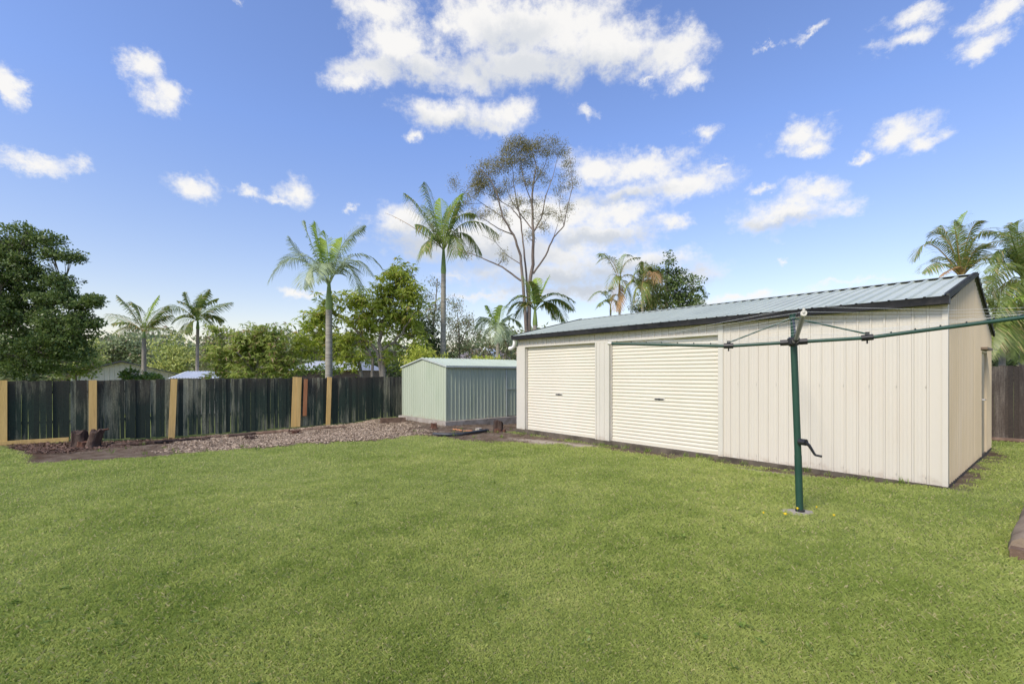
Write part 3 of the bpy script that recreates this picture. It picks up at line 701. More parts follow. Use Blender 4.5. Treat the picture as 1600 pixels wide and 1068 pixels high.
logobj('log', 'round brown log lying on the chips left of the double yellow post', 'log', [(356, 683), (400, 679), (452, 675)], .065, LOG, 3, 'logs along the fence foot')
logobj('log', 'thin log lying between the double yellow post and the next post', 'log', [(462, 674), (500, 671), (540, 668)], .045, LOG, 4, 'logs along the fence foot')
for i, (px, py, r0, lab) in enumerate(((392, 686, .10, 'dark root ball lying against the round brown log'), (461, 677, .10, 'dark root ball at the foot of the double yellow post'), (318, 688, .08, 'crumbling bark heap at the broken log'), (168, 695, .07, 'small dark bark heap right of the twin stump'))):
    q = G(px, py); mb = MB(); lump(mb, (0, 0, -.02), r0*1.1, r0*1.1, 30+i, flare=1.7)
    for k in range(9):
        a = k*.7+i; mb.tube([(0, 0, .04), (r0*1.3*math.cos(a), r0*1.3*math.sin(a), r0*.9), (r0*2.1*math.cos(a+.3), r0*2.1*math.sin(a+.3), .03)], [.02, .014, .006], 5)
    o = obj('root_ball', mb, BARKD if i != 1 else BARKR, None, tuple(q)); tag(o, lab, 'root ball', 'root balls along the fence foot')
q = G(614, 660); mb = MB(); mb.box(-.42, .42, -.06, .06, -.03, .17, np.array(Matrix.Rotation(.35, 3, 'Z')), (0, 0, 0)); o = obj('sleeper', mb, LOG, None, tuple(q)); tag(o, 'short brown sleeper between the fence and the green shed', 'sleeper')
# orange brown planks beside slab
for i, (a, b, lab) in enumerate((((708, 671), (722, 673), 'left of two small orange wood offcuts before the green shed'), ((724, 674), (738, 674), 'right of two small orange wood offcuts before the green shed'))):
    logobj('wood_offcut', lab, 'offcut', [a, b], .025, REDW, 40+i, 'orange wood offcuts', square=True)
pth = [G(x, y)+[0, 0, .04] for x, y in ((677, 680), (700, 681), (722, 680), (742, 677), (762, 674))]
mb = MB(); mb.tube(pth, .045, 10); o = obj('drain_pipe', mb, pm('black corrugated pipe', (.02, .024, .03), (.04, .045, .055), 20, .45), None, tuple(pth[0]), world=True); tag(o, 'curved black plastic drain pipe lying at the lawn edge', 'pipe')
q = G(748, 672); mb = MB(); lump(mb, (0, 0, -.02), .1, .09, 77); o = obj('stone', mb, CONC, None, tuple(q)); tag(o, 'pale stone between the black pipe and the slab', 'stone')
# right edge sleeper
a = G(1574, 866); b = G(1602, 800); e = G(1640, 885)
sl = thing('garden_edging', 'old grey brown timber sleeper edging at the right edge of the lawn', 'edging', tuple(a))
mb = MB(); dv = (b-a)[:2]; dv = dv/np.linalg.norm(dv); nv = np.array([dv[1], -dv[0]])
RS = random.Random(4); pth = []; rd = []
for k in range(14):
    q = a[:2]+dv*(k*.17)+nv*.12; pth.append((q[0], q[1], a[2]+.06+RS.uniform(-.006, .006))); rd.append(.13*RS.uniform(.94, 1.05) if k else .115)
mb.tube(pth, rd, 10); obj('sleeper', mb, SLEEP, sl, world=True)
mb = MB(); V = []
for (s_, w_) in ((-.10, .02), (.0-.003, .02), (-.003, 1.2), (-.10, 1.2)):
    for z_ in (-.05, .085):
        q = a[:2]+dv*s_+nv*w_; V.append((q[0], q[1], a[2]+z_))
mb.add(V, [(0, 2, 4, 6), (1, 7, 5, 3), (0, 1, 3, 2), (2, 3, 5, 4), (4, 5, 7, 6), (6, 7, 1, 0)]); obj('end_board', mb, LOG, sl, world=True)

# ------------------------------------------------------------------ plants
def unit(v): return v/(np.linalg.norm(v, axis=-1, keepdims=True)+1e-9)
def leaves(c, d, L_, w, droop=0.0, oc=None):
    """c (n,3) base, d (n,3) unit dir, L_ (n), w(n) half width -> quads"""
    n = len(c); up = rng.normal(size=(n, 3)); up[:, 2] = np.abs(up[:, 2])+.6
    if oc is not None: up = rng.normal(size=(n, 3))*.45+[0, 0, .55]+unit(c-oc)*.8   # blades turn their faces outwards and up to the light
    s_ = np.cross(d, up); s_ /= np.linalg.norm(s_, axis=1)[:, None]+1e-9
    tip = c+d*L_[:, None]; tip[:, 2] -= droop*L_
    mid = c+d*(L_*.45)[:, None]
    return np.stack([c, mid+s_*w[:, None], tip, mid-s_*w[:, None]], 1)
def tree(name, label, cat, d, base, stems, blobs, leafm, barkm, ll=.10, lw=.035, cr=.35, nl=40, style='round', group=None, rz=.9, seed=1, twigs=True, r0=.14, gap=.0, basez=None, minup=None):
    """base px; stems: list of (pixel polylines, r0, r1); blobs (px,py,rx,ry,nclumps)"""
    R = np.random.default_rng(seed)
    bx, by = (base[0]-800)/F*d, d; bz = gz(bx, by) if basez is None else basez
    o = thing(name, label, cat, (bx, by, bz), 0, group)
    tb = MB(); sk = []
    for si, (pl, ra, rb) in enumerate(stems):
        dof = 0 if si == 0 else R.uniform(-1, 1)*.05*d
        pts = []
        for i, (px, py) in enumerate(pl):
            t = i/max(1, len(pl)-1)
            p_ = P(px, py, d+dof*t)
            pts.append(p_)
        if si == 0 or pl[0][1] >= base[1]-2: pts[0][2] = bz-.1
        # resample wiggle
        rs = []
        for i in range(len(pts)-1):
            for k in range(4): rs.append(pts[i]*(1-k/4)+pts[i+1]*k/4+(R.normal(size=3)*rb*.8 if k else 0))
        rs.append(pts[-1]); n = len(rs)
        tb.tube(rs, [ra+(rb-ra)*(i/(n-1))**.8 for i in range(n)], 8 if ra > .06 else 5)
        sk += [(r_, ra+(rb-ra)*(i/(n-1))) for i, r_ in enumerate(rs)]
    SK = np.array([s_[0] for s_ in sk]); SR_ = np.array([s_[1] for s_ in sk])
    lb = MB(); CC = np.mean([P(b_[0], b_[1]+8, d) for b_ in blobs], axis=0)
    for (px, py, rx, ry, nc) in blobs:
        C = P(px, py, d); rX = rx/F*d; rZ = ry/F*d; rY = (rX+rZ)/2*rz
        v = unit(R.normal(size=(nc, 3))); rr_ = R.random(nc)**.42
        cc = C+v*rr_[:, None]*np.array([rX, rY, rZ])
        if twigs:
            dd = np.linalg.norm(SK-C, axis=1)+np.maximum(0, SK[:, 2]-C[2])*1.5; j = int(dd.argmin())
            a = SK[j]; b = C+np.array([0, 0, -rZ*.3]); m_ = (a+b)/2+R.normal(size=3)*.1*rX; ra = min(SR_[j]*.7, r0*.45)
            if np.linalg.norm(a-b) > .05: tb.tube([a, m_, b], [ra, ra*.7, ra*.4], 5, False)
            for q in cc[:: max(1, nc//14)]:
                m_ = (b+q)/2+R.normal(size=3)*.08*rX+[0, 0, -.05]
                s0 = b if R.random() < .6 else m_*.0+(a+b)/2
                tb.tube([s0, m_, q], [ra*.38, ra*.25, ra*.1+.003], 4, False)
        if style == 'mango':   # whorls of long hanging leaves
            n = nc*nl; ci = np.repeat(np.arange(nc), nl)
            nr = max(2, nl//9); wh = R.normal(size=(nc, nr, 3))*cr*.55
            wi = R.integers(0, nr, n)
            c0 = cc[ci]+wh[ci, wi]
            dv = R.normal(size=(n, 3)); dv[:, 2] = dv[:, 2]*.5-.28; dv = unit(dv)
            Ls = ll*(.7+.6*R.random(n)); lb.quads(leaves(c0+dv*.02, dv, Ls, lw*(.8+.4*R.random(n)), .18, oc=CC))
        elif style == 'gum':
            n = nc*nl; ci = np.repeat(np.arange(nc), nl)
            c0 = cc[ci]+R.normal(size=(n, 3))*cr*.5*np.array([1, 1, .8])
            dv = R.normal(size=(n, 3))*.6; dv[:, 2] -= .7; dv = unit(dv)
            lb.quads(leaves(c0, dv, ll*(.7+.6*R.random(n)), lw*(.8+.4*R.random(n)), oc=CC))
        else:
            n = nc*nl; ci = np.repeat(np.arange(nc), nl)
            v2 = unit(R.normal(size=(n, 3))); rq = R.random(n)**.5
            c0 = cc[ci]+v2*rq[:, None]*cr*np.array([1.15, 1.15, .6])
            dv = unit(v2*.7+R.normal(size=(n, 3))*.7+[0, 0, .1])
            lb.quads(leaves(c0, dv, ll*(.6+.7*R.random(n)), lw*(.7+.6*R.random(n)), oc=CC))
    if tb.n: obj('trunk', tb, barkm, o, world=True)
    obj('crown', lb, leafm, o, world=True)
    return o
def frond(p0, p1, p2, o, leafm, llen, n=34, w=.022, hang=.35, vee=.35, seed=0, name='frond', rr0=.02, sparse=0):
    """quadratic curve p0-p1-p2; leaflets both sides as folded strips"""
    R = np.random.default_rng(seed); p0, p1, p2 = map(np.asarray, (p0, p1, p2))
    B_ = lambda t: (1-t)**2*p0+2*t*(1-t)*p1+t*t*p2
    T_b = lambda t: 2*(1-t)*(p1-p0)+2*t*(p2-p1)
    mb = MB(); pts = [B_(t) for t in np.linspace(0, 1, 9)]
    mb.tube(pts, [rr0*(1-.8*i/8) for i in range(9)], 5)
    t = np.linspace(.14, .995, n); q = []
    tilt = R.uniform(-.5, .5)
    for ti in t:
        b = B_(ti); tg = T_b(ti); tg = tg/np.linalg.norm(tg)
        side = np.cross(tg, [0, 0, 1.]); ns = np.linalg.norm(side)
        side = side/ns if ns > .15 else np.array([1., 0, 0])
        upv = np.cross(side, tg)
        side2 = math.cos(tilt)*side+math.sin(tilt)*upv
        prof = llen*(math.sin(math.pi*min(1, .12+.80*ti**.85))**.6)*(1 if ti < .85 else 1-.55*(ti-.85)/.15)
        for s_ in (-1, 1):
            if R.random() < sparse: continue
            l = prof*R.uniform(.82, 1.1); fwd = .45+.5*ti+R.uniform(-.08, .08)
            dv = side2*s_+tg*fwd+upv*(vee*(1-ti)+R.uniform(-.12, .12)); dv = dv/np.linalg.norm(dv)
            a = b; m_ = a+dv*l*.5; m_ = m_-np.array([0, 0, hang*l*.14]); e = m_+dv*l*.45-np.array([0, 0, hang*l*.7*R.uniform(.6, 1.2)])
            wd = np.cross(dv, upv); wd = wd/(np.linalg.norm(wd)+1e-6)*w+tg*w*.6
            q.append([a-wd*.5, a+wd*.5, m_+wd, m_-wd]); q.append([m_-wd, m_+wd, e+wd*.12, e-wd*.12])
    mb.quads(np.array(q)); return obj(name, mb, leafm, o, world=True)
def palm(label, d, base, crown, fr, r_t=.12, shaft=None, leafm=L_PALM, llen=.5, n=34, auto=0, alen=60, seed=1, group=None, young=True, w=.022, name='palm_tree', lean=0, trunkm=TRP, hang=.4, dyr=.9, basez=None, autoel=(.1, 1.2), cshm=CSH):
    R = random.Random(seed); bx = (base[0]-800)/F*d; bz = gz(bx, d) if basez is None else basez
    o = thing(name, label, 'palm', (bx, d, bz), 0, group)
    c = P(crown[0], crown[1], d); sc_ = d/F
    sh = shaft if shaft is not None else 0
    bot = np.array([bx, d, bz-.1]); top = c-np.array([0, 0, sh*sc_])
    mid = (bot+top)/2+np.array([lean, 0, 0])
    npt = 40; pts = []; rad = []
    for i in range(npt+1):
        t = i/npt; pts.append((1-t)**2*bot+2*t*(1-t)*mid+t*t*top); rad.append(r_t*(1.25-.3*t)*(1.0 if i % 2 else 1.05))
    mb = MB(); mb.tube(pts, rad, 10); obj('trunk', mb, trunkm, o, world=True)
    if sh:
        mb = MB(); mb.tube([top, top+[0, 0, sh*sc_*.15], top+[0, 0, sh*sc_*.6], c+[0, 0, .1]], [r_t*1.0, r_t*1.12, r_t*.85, r_t*.5], 12); obj('crownshaft', mb, cshm, o, smooth=True, world=True)
    for i, f_ in enumerate(fr):
        (mx_, my_), (tx, ty) = f_[0], f_[1]; dy = f_[2] if len(f_) > 2 else R.uniform(-dyr, dyr)
        lm = f_[3] if len(f_) > 3 else leafm
        ls = f_[4] if len(f_) > 4 else 1
        p2 = P(tx, ty, d+dy); p1 = P(mx_, my_, d+dy*.4); p1 = p1+(p1-(c+p2)/2)*.9
        frond(c+[0, 0, .02*i % .1], p1, p2, o, lm, llen*ls, n, w, hang, .35, seed*100+i, rr0=.022, sparse=.85 if ls < .2 else 0)
    for i in range(auto):
        az = i*2.4+R.uniform(-.3, .3); el = R.uniform(*autoel); ln = alen*sc_*R.uniform(.8, 1.15)
        h = np.array([math.cos(az), math.sin(az), 0])
        p1 = c+h*ln*.5*math.cos(el)+np.array([0, 0, ln*.62*math.sin(el)+.08*ln]); p2 = c+h*ln*(.55+.35*math.cos(el))+np.array([0, 0, ln*(math.sin(el)*.75-.32)])
        lm = L_PALMY if (young and el > 1.0) else leafm
        frond(c, p1, p2, o, lm, llen, n, w, hang, .35, seed*100+50+i)
    return o

# palm in front of the mango tree
palm('tall palm with silvery arching fronds, standing before the mango tree', 19.2, (514, 588), (514, 446), [
    ((462, 402), (418, 442), -.3), ((480, 410), (452, 370), .3), ((488, 385), (474, 346), -.4), ((500, 392), (493, 348), .2, L_PALMY), ((512, 395), (507, 362), 0, L_PALMY), ((533, 385), (569, 352), .3),
    ((552, 398), (597, 419), .4), ((488, 418), (474, 450), -.9), ((540, 412), (560, 455), -.8), ((480, 400), (440, 412), 1.0), ((545, 405), (580, 430), -1.0), ((528, 400), (535, 372), .9, L_PALMY), ((505, 410), (494, 440), -1.5, L_PALMP)],
    r_t=.125, shaft=38, leafm=L_PALMP, llen=.8, n=42, seed=3, w=.018, hang=.6)
palm('tallest palm with ragged fronds and a long dry spear, behind the green shed', 22.5, (692, 575), (693, 392), [
    ((660, 335), (632, 303), -.3), ((676, 325), (664, 285), .3), ((700, 335), (722, 302), -.4, L_PALMY), ((730, 345), (778, 366), -.3), ((640, 352), (602, 333), .2, L_DRY, .15),
    ((672, 360), (650, 350), -.6), ((674, 372), (664, 392), -1), ((708, 368), (716, 398), -.9), ((690, 340), (688, 310), .5, L_PALMY), ((716, 340), (742, 335), .9), ((700, 350), (705, 320), 1.), ((722, 362), (752, 395), .8), ((680, 345), (660, 320), 1.2), ((704, 345), (716, 316), -1.2)],
    r_t=.115, shaft=36, leafm=L_PALM, llen=.85, n=42, seed=4, w=.02, hang=1.1)
palm('palm with a dense round crown, in front of the tall gum tree', 25, (838, 560), (836, 486), [
    ((818, 462), (790, 478)), ((812, 470), (792, 490)), ((828, 455), (816, 432), .2, L_PALMY), ((848, 455), (859, 430), .1, L_PALMY), ((864, 460), (898, 471)), ((862, 472), (884, 503)), ((822, 475), (806, 497)), ((852, 470), (868, 498)), ((840, 452), (838, 434), 1, L_PALMY), ((832, 455), (826, 440), -.8), ((868, 466), (896, 484), .8)],
    r_t=.12, shaft=22, leafm=L_PALM, llen=.75, n=34, seed=5, w=.026, hang=.6)
palm('pale green palm with drooping fronds, just left of the garage roof', 24, (778, 575), (778, 520), [
    ((760, 500), (744, 515)), ((768, 492), (762, 478), 0, L_PALMY), ((782, 488), (786, 478), .3, L_PALMY), ((796, 498), (814, 508)), ((766, 515), (750, 540)), ((792, 515), (806, 538)), ((778, 505), (772, 535), -1), ((790, 500), (800, 490), .6), ((764, 500), (752, 495), .7)],
    r_t=.10, shaft=14, leafm=L_PALMP, llen=.7, n=30, seed=6, w=.026, hang=.7)
palm('ragged palm behind the cream gabled building, the left of the far pair', 27, (225, 590), (225, 520), [
    ((205, 485), (184, 462), 0), ((196, 498), (165, 490), .5), ((232, 490), (248, 462), 0, L_PALMY), ((245, 500), (268, 492)), ((248, 512), (275, 520)), ((205, 510), (178, 522)), ((215, 480), (205, 476), .8), ((240, 495), (262, 478), -.6), ((200, 505), (175, 505), -1)],
    r_t=.11, shaft=8, leafm=L_PALMB, llen=.7, n=30, seed=7, w=.028, hang=.8, trunkm=TRG)
palm('dark palm behind the white corrugated roof, the right of the far pair', 28, (307, 590), (309, 502), [
    ((295, 475), (290, 457), 0), ((280, 480), (260, 484), .5), ((310, 475), (326, 452), 0), ((330, 482), (362, 472)), ((330, 492), (350, 500)), ((290, 495), (270, 505)), ((315, 478), (316, 460), .8), ((322, 500), (335, 520), -.6), ((296, 505), (288, 520), -1, L_PALMB), ((318, 478), (340, 466), .9), ((298, 482), (278, 470), -.9)],
    r_t=.085, shaft=12, leafm=L_PALM, llen=.7, n=32, seed=8, w=.028, hang=.7, trunkm=TRG)
palm('slim cane palm above the garage roof, leftmost and highest arching', 25, (968, 560), (968, 440), [
    ((955, 405), (932, 412)), ((948, 400), (938, 400), .6), ((978, 410), (1000, 402)), ((974, 405), (984, 398), .5, L_PALMP), ((985, 430), (1005, 455)), ((962, 430), (950, 450), -.8), ((975, 440), (985, 470), -.9), ((966, 460), (962, 485), -.6, L_DRY)],
    r_t=.06, shaft=20, leafm=L_PALMB, llen=.6, n=30, seed=9, w=.015, group='cane palms above the garage roof', hang=.7)
palm('small cane palm at the left end of the group above the garage roof', 25.5, (955, 570), (954, 478), [
    ((938, 455), (918, 470)), ((950, 456), (957, 448)), ((962, 460), (972, 466)), ((944, 470), (935, 478), -.6), ((960, 468), (968, 480), .6)],
    r_t=.05, shaft=10, leafm=L_PALM, llen=.5, n=26, seed=10, w=.015, group='cane palms above the garage roof', hang=.7)
palm('bushy bronze cane palm in the middle of the group above the garage roof', 24.5, (1004, 560), (1004, 462), [
    ((1000, 425), (985, 440)), ((1010, 420), (1025, 425)), ((1015, 435), (1035, 450)), ((990, 440), (975, 455)), ((1005, 425), (1006, 410), 0, L_PALMB), ((995, 450), (985, 480)), ((1012, 455), (1020, 480)), ((1004, 440), (1000, 478), -1), ((1018, 425), (1030, 440), -1, L_DRY)],
    r_t=.07, shaft=12, leafm=L_PALMB, llen=.7, n=32, seed=11, w=.017, group='cane palms above the garage roof', hang=.9)
palm('drooping cane palm at the right end of the group above the garage roof', 26, (1080, 570), (1080, 470), [
    ((1092, 448), (1105, 465)), ((1085, 452), (1098, 446)), ((1068, 460), (1058, 475)), ((1090, 465), (1100, 482))],
    r_t=.06, shaft=10, leafm=L_PALM, llen=.55, n=28, seed=12, w=.015, group='cane palms above the garage roof', hang=.8)
# right hand palms
palm('golden cane palm rising above the gable peak of the garage', 14.5, (1503, 575), (1503, 436), [
    ((1455, 380), (1428, 408), 0), ((1478, 372), (1450, 370), .4), ((1496, 375), (1512, 330), 0, L_PALMY), ((1522, 372), (1558, 362), .2), ((1535, 385), (1580, 378), .6), ((1470, 410), (1440, 426), -.4), ((1530, 405), (1570, 408), -.4), ((1485, 380), (1472, 352), .8), ((1512, 372), (1530, 345), -.5), ((1545, 400), (1590, 400), .9), ((1485, 405), (1456, 408), .9), ((1520, 395), (1540, 380), -.9), ((1490, 420), (1470, 432), -.8, L_DRY, .6), ((1497, 390), (1490, 345), -.4)],
    r_t=.08, shaft=14, leafm=L_PALMB, llen=.52, n=44, seed=21, w=.0105, group='palms behind the right fence', hang=.5)
palm('dense golden palm cut by the right edge, above the fence', 13.5, (1600, 600), (1600, 440), [
    ((1570, 390), (1545, 410), 0), ((1575, 400), (1540, 440), .4), ((1590, 380), (1592, 345), 0), ((1620, 380), (1650, 370), .2), ((1565, 420), (1530, 470), -.3), ((1580, 370), (1560, 370), .8), ((1620, 410), (1660, 440), 0), ((1588, 395), (1575, 352), -.7), ((1565, 410), (1536, 425), -.9), ((1600, 400), (1605, 360), 1), ((1560, 450), (1535, 520), .5, L_DRY, .8), ((1610, 380), (1620, 340), .4), ((1575, 440), (1555, 500), -1)],
    r_t=.09, shaft=10, leafm=L_PALM, llen=.62, n=58, seed=22, w=.0085, group='palms behind the right fence', hang=.55)
palm('low green palm clump directly over the brown fence', 12.9, (1566, 600), (1566, 540), [
    ((1550, 480), (1535, 470), 0), ((1560, 460), (1552, 430), .4), ((1580, 465), (1592, 440), 0), ((1590, 490), (1612, 490), .2), ((1550, 520), (1532, 550), -.3), ((1585, 520), (1602, 550), -.2), ((1568, 470), (1570, 445), .8, L_PALMY), ((1545, 500), (1526, 510), .3), ((1575, 500), (1580, 560), -.5), ((1560, 500), (1548, 560), -.6), ((1594, 505), (1622, 525), .6), ((1578, 480), (1600, 465), -.5, L_PALMY)],
    r_t=.07, shaft=6, leafm=L_PALM, llen=.6, n=58, seed=23, w=.0085, group='palms behind the right fence', hang=.55)
palm('bushy green palm at the right border over the fence', 13.2, (1622, 600), (1622, 530), [
    ((1600, 480), (1580, 480), 0), ((1605, 470), (1590, 440), .4), ((1630, 465), (1642, 440), 0), ((1600, 510), (1575, 540), .2), ((1605, 530), (1592, 565), -.3), ((1640, 500), (1660, 520), .2), ((1600, 495), (1570, 505), -.8), ((1612, 480), (1605, 450), -.6, L_PALMY)],
    r_t=.07, shaft=6, leafm=L_PALM, llen=.6, n=58, seed=24, w=.0085, group='palms behind the right fence', hang=.55)
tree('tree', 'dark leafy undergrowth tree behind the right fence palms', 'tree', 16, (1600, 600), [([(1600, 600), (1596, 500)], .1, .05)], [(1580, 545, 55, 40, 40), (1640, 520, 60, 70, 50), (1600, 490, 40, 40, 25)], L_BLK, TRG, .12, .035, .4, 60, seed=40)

# big dark tree at left edge
tree('tree', 'big dark green leafy tree filling the left edge above the fence', 'tree', 17, (-40, 640), [([(-40, 640), (-38, 560), (-20, 500), (10, 430)], .3, .1), ([(-38, 560), (-100, 460), (-130, 400)], .2, .06), ([(-30, 530), (60, 480), (100, 460)], .14, .04), ([(-30, 500), (-30, 420), (-40, 360)], .14, .04)],
    [(20, 380, 34, 26, 26), (45, 362, 16, 10, 6), (78, 375, 24, 12, 12), (108, 402, 24, 7, 9), (80, 398, 20, 9, 8), (45, 425, 34, 22, 20), (85, 440, 20, 10, 8), (0, 430, 70, 45, 60), (-60, 400, 80, 60, 60), (15, 475, 60, 36, 60), (85, 462, 34, 14, 22), (128, 474, 26, 9, 12), (152, 470, 10, 5, 4), (100, 497, 40, 18, 34), (140, 500, 18, 10, 8), (20, 540, 90, 50, 120), (90, 540, 45, 36, 60), (-80, 500, 100, 90, 120), (120, 520, 28, 20, 16), (148, 468, 14, 8, 4), (100, 440, 22, 14, 10)],
    L_DARK, TRG, .095, .032, .27, 100, seed=31, rz=1.0)
tree('tree', 'small pale scrub tree at the foot of the big dark tree, over the fence', 'tree', 18.5, (115, 600), [([(115, 600), (118, 575)], .05, .03)], [(110, 578, 34, 14, 16), (140, 568, 16, 18, 8)], L_BUSH, TRG, .12, .04, .3, 40, seed=32)

# mango
tree('mango_tree', 'broad mango tree with hanging light green leaves, left of the green shed', 'tree', 21.5, (602, 590), [([(602, 592), (598, 560), (592, 535), (600, 500), (615, 460), (622, 430)], .13, .04), ([(602, 592), (590, 550), (560, 520), (540, 500), (520, 490)], .1, .04), ([(575, 592), (560, 560), (535, 555), (500, 525), (480, 510)], .09, .035), ([(582, 592), (583, 560), (570, 540), (560, 500), (555, 470)], .08, .03), ([(600, 545), (630, 520), (645, 490)], .08, .03)],
    [(622, 432, 26, 22, 20), (640, 455, 22, 22, 16), (600, 455, 28, 24, 18), (575, 470, 26, 20, 14), (635, 485, 32, 24, 22), (600, 500, 40, 26, 24), (560, 500, 32, 20, 14), (545, 470, 16, 14, 6), (520, 470, 20, 14, 6), (500, 495, 26, 16, 12), (490, 520, 30, 22, 14), (475, 545, 20, 18, 9), (525, 540, 28, 22, 13), (560, 530, 24, 18, 9), (645, 520, 22, 24, 14), (655, 545, 16, 22, 8), (545, 560, 30, 14, 10), (620, 545, 20, 16, 6)],
    L_MANGO, TRG, .25, .034, .38, 62, 'mango', seed=33, r0=.1)
tree('mango_tree', 'rounded bush mango with pinkish new tips, behind the middle of the fence', 'tree', 21, (405, 600), [([(405, 600), (402, 560), (395, 540)], .1, .04), ([(405, 590), (370, 550)], .06, .03), ([(405, 590), (440, 550)], .06, .03)],
    [(395, 528, 40, 20, 28), (370, 545, 34, 24, 28), (420, 545, 38, 26, 32), (350, 560, 22, 22, 14), (445, 560, 18, 18, 12), (395, 570, 50, 24, 34), (340, 520, 14, 10, 4), (412, 520, 26, 12, 12), (350, 582, 20, 10, 8), (440, 582, 22, 10, 8)],
    L_BUSH, TRG, .21, .03, .34, 62, 'mango', seed=34)
# tall gum
def c3(x, y): return (600+x/2.811, 200+y/2.811)
S = lambda *a: [c3(*q) for q in a]
tree('gum_tree', 'tall open gum tree with bare forked limbs, highest thing in the yard behind', 'tree', 31, (827, 560), [
    (S((640, 1010), (636, 890), (635, 700), (655, 600), (655, 450), (650, 330), (655, 250), (670, 170), (645, 90)), 0.177, 0.019),
    (S((640, 1010), (625, 890), (612, 700), (600, 560), (570, 470), (520, 390), (500, 300), (470, 230), (420, 180)), 0.136, 0.019),
    (S((635, 800), (625, 640), (610, 500), (600, 400), (585, 330), (570, 250), (560, 140)), 0.082, 0.015),
    (S((655, 640), (710, 560), (745, 480), (790, 430), (805, 350), (828, 260), (815, 120)), 0.068, 0.012),
    (S((602, 670), (520, 610), (440, 575), (380, 550), (330, 530)), 0.068, 0.015),
    (S((655, 450), (600, 380), (560, 320), (530, 240)), 0.054, 0.012), (S((655, 460), (690, 400), (710, 300), (740, 220), (765, 120)), 0.061, 0.012),
    (S((570, 470), (500, 440), (440, 400), (390, 380)), 0.048, 0.012), (S((605, 600), (540, 560), (490, 500), (430, 470)), 0.034, 0.009), (S((600, 400), (560, 350), (480, 300), (400, 270)), 0.041, 0.011),
    (S((520, 390), (430, 330), (380, 300)), 0.034, 0.009), (S((650, 330), (620, 250), (600, 150), (590, 70)), 0.041, 0.009), (S((655, 250), (700, 180), (730, 100)), 0.034, 0.009), (S((745, 480), (770, 400), (740, 350)), 0.027, 0.007), (S((790, 430), (770, 340), (790, 200)), 0.027, 0.007), (S((655, 450), (700, 420), (730, 380)), 0.027, 0.007)],
    [(*c3(a, b), c/2.811, e/2.811, k) for a, b, c, e, k in ((590, 75, 85, 38, 26), (470, 190, 90, 55, 28), (400, 265, 50, 50, 15), (480, 285, 40, 45, 9), (745, 95, 80, 38, 17), (680, 85, 55, 40, 12), (560, 150, 60, 50, 15), (312, 240, 14, 30, 4), (822, 240, 18, 24, 4), (730, 370, 30, 25, 4), (700, 440, 18, 22, 3), (590, 340, 50, 50, 7), (425, 375, 60, 25, 8), (350, 540, 45, 18, 5), (520, 570, 15, 30, 3), (790, 180, 45, 60, 7), (630, 230, 80, 60, 9), (805, 345, 20, 15, 3), (700, 190, 50, 50, 6), (440, 240, 60, 40, 12), (540, 100, 50, 40, 10), (620, 130, 60, 40, 12), (480, 470, 30, 20, 2), (650, 300, 60, 50, 6), (560, 250, 60, 50, 7), (540, 380, 50, 40, 4), (760, 280, 40, 40, 4), (680, 380, 30, 40, 3), (640, 480, 20, 30, 2), (780, 400, 20, 30, 2), (360, 320, 40, 30, 4))],
    L_GUM, TRE, .13, .016, .42, 105, 'gum', seed=35, r0=.08)
# scrub gums behind green shed
tree('gum_tree', 'sparse scrub gum with reddish dead twigs, between the mango and the tallest palm', 'tree', 27, (672, 590), [([(672, 600), (675, 540), (680, 480), (684, 435)], .1, .02), ([(675, 540), (660, 500), (655, 470)], .05, .015)],
    [(682, 440, 8, 12, 2), (665, 470, 18, 14, 4), (672, 500, 22, 20, 7), (690, 480, 14, 16, 4), (676, 545, 18, 25, 8)], L_GUMS, TRG, .14, .024, .42, 75, 'gum', seed=36)
tree('gum_tree', 'airy scrub gum right of the tallest palm trunk', 'tree', 29, (722, 590), [([(722, 600), (718, 540), (715, 490)], .1, .02), ([(718, 540), (735, 500)], .05, .015)],
    [(714, 478, 14, 12, 5), (705, 500, 18, 14, 7), (728, 500, 18, 16, 8), (742, 515, 14, 14, 5), (715, 525, 26, 20, 14), (735, 545, 20, 16, 9), (705, 550, 14, 14, 6)], L_GUMS, TRG, .14, .024, .48, 80, 'gum', seed=37)
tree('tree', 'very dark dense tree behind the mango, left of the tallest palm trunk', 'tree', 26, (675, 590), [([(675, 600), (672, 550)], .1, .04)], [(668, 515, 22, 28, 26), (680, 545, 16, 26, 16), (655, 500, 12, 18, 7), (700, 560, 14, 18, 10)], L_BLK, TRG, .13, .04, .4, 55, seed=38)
tree('tree', 'dull olive tree behind the pale palm at the garage corner', 'tree', 28, (790, 600), [([(790, 600), (790, 550)], .1, .04)], [(795, 530, 20, 24, 16), (765, 545, 24, 24, 18), (800, 560, 14, 24, 12), (745, 560, 14, 14, 8)], L_GUMS, TRG, .15, .035, .45, 46, seed=39)
tree('shrub', 'bright yellow green ferny shrub behind the green shed roof', 'shrub', 19.5, (655, 600), [([(655, 600), (655, 575)], .05, .02)], [(660, 552, 20, 14, 12), (645, 572, 18, 16, 10), (690, 562, 12, 8, 4)], L_YEL, TRG, .16, .02, .3, 60, 'gum', seed=41)
tree('shrub', 'low yellow leaved shrub at the left of the dark tiled house', 'shrub', 22, (755, 600), [([(755, 600), (755, 580)], .04, .02)], [(752, 563, 22, 5, 8), (778, 565, 12, 6, 4)], L_YEL, TRG, .16, .03, .22, 40, seed=42)
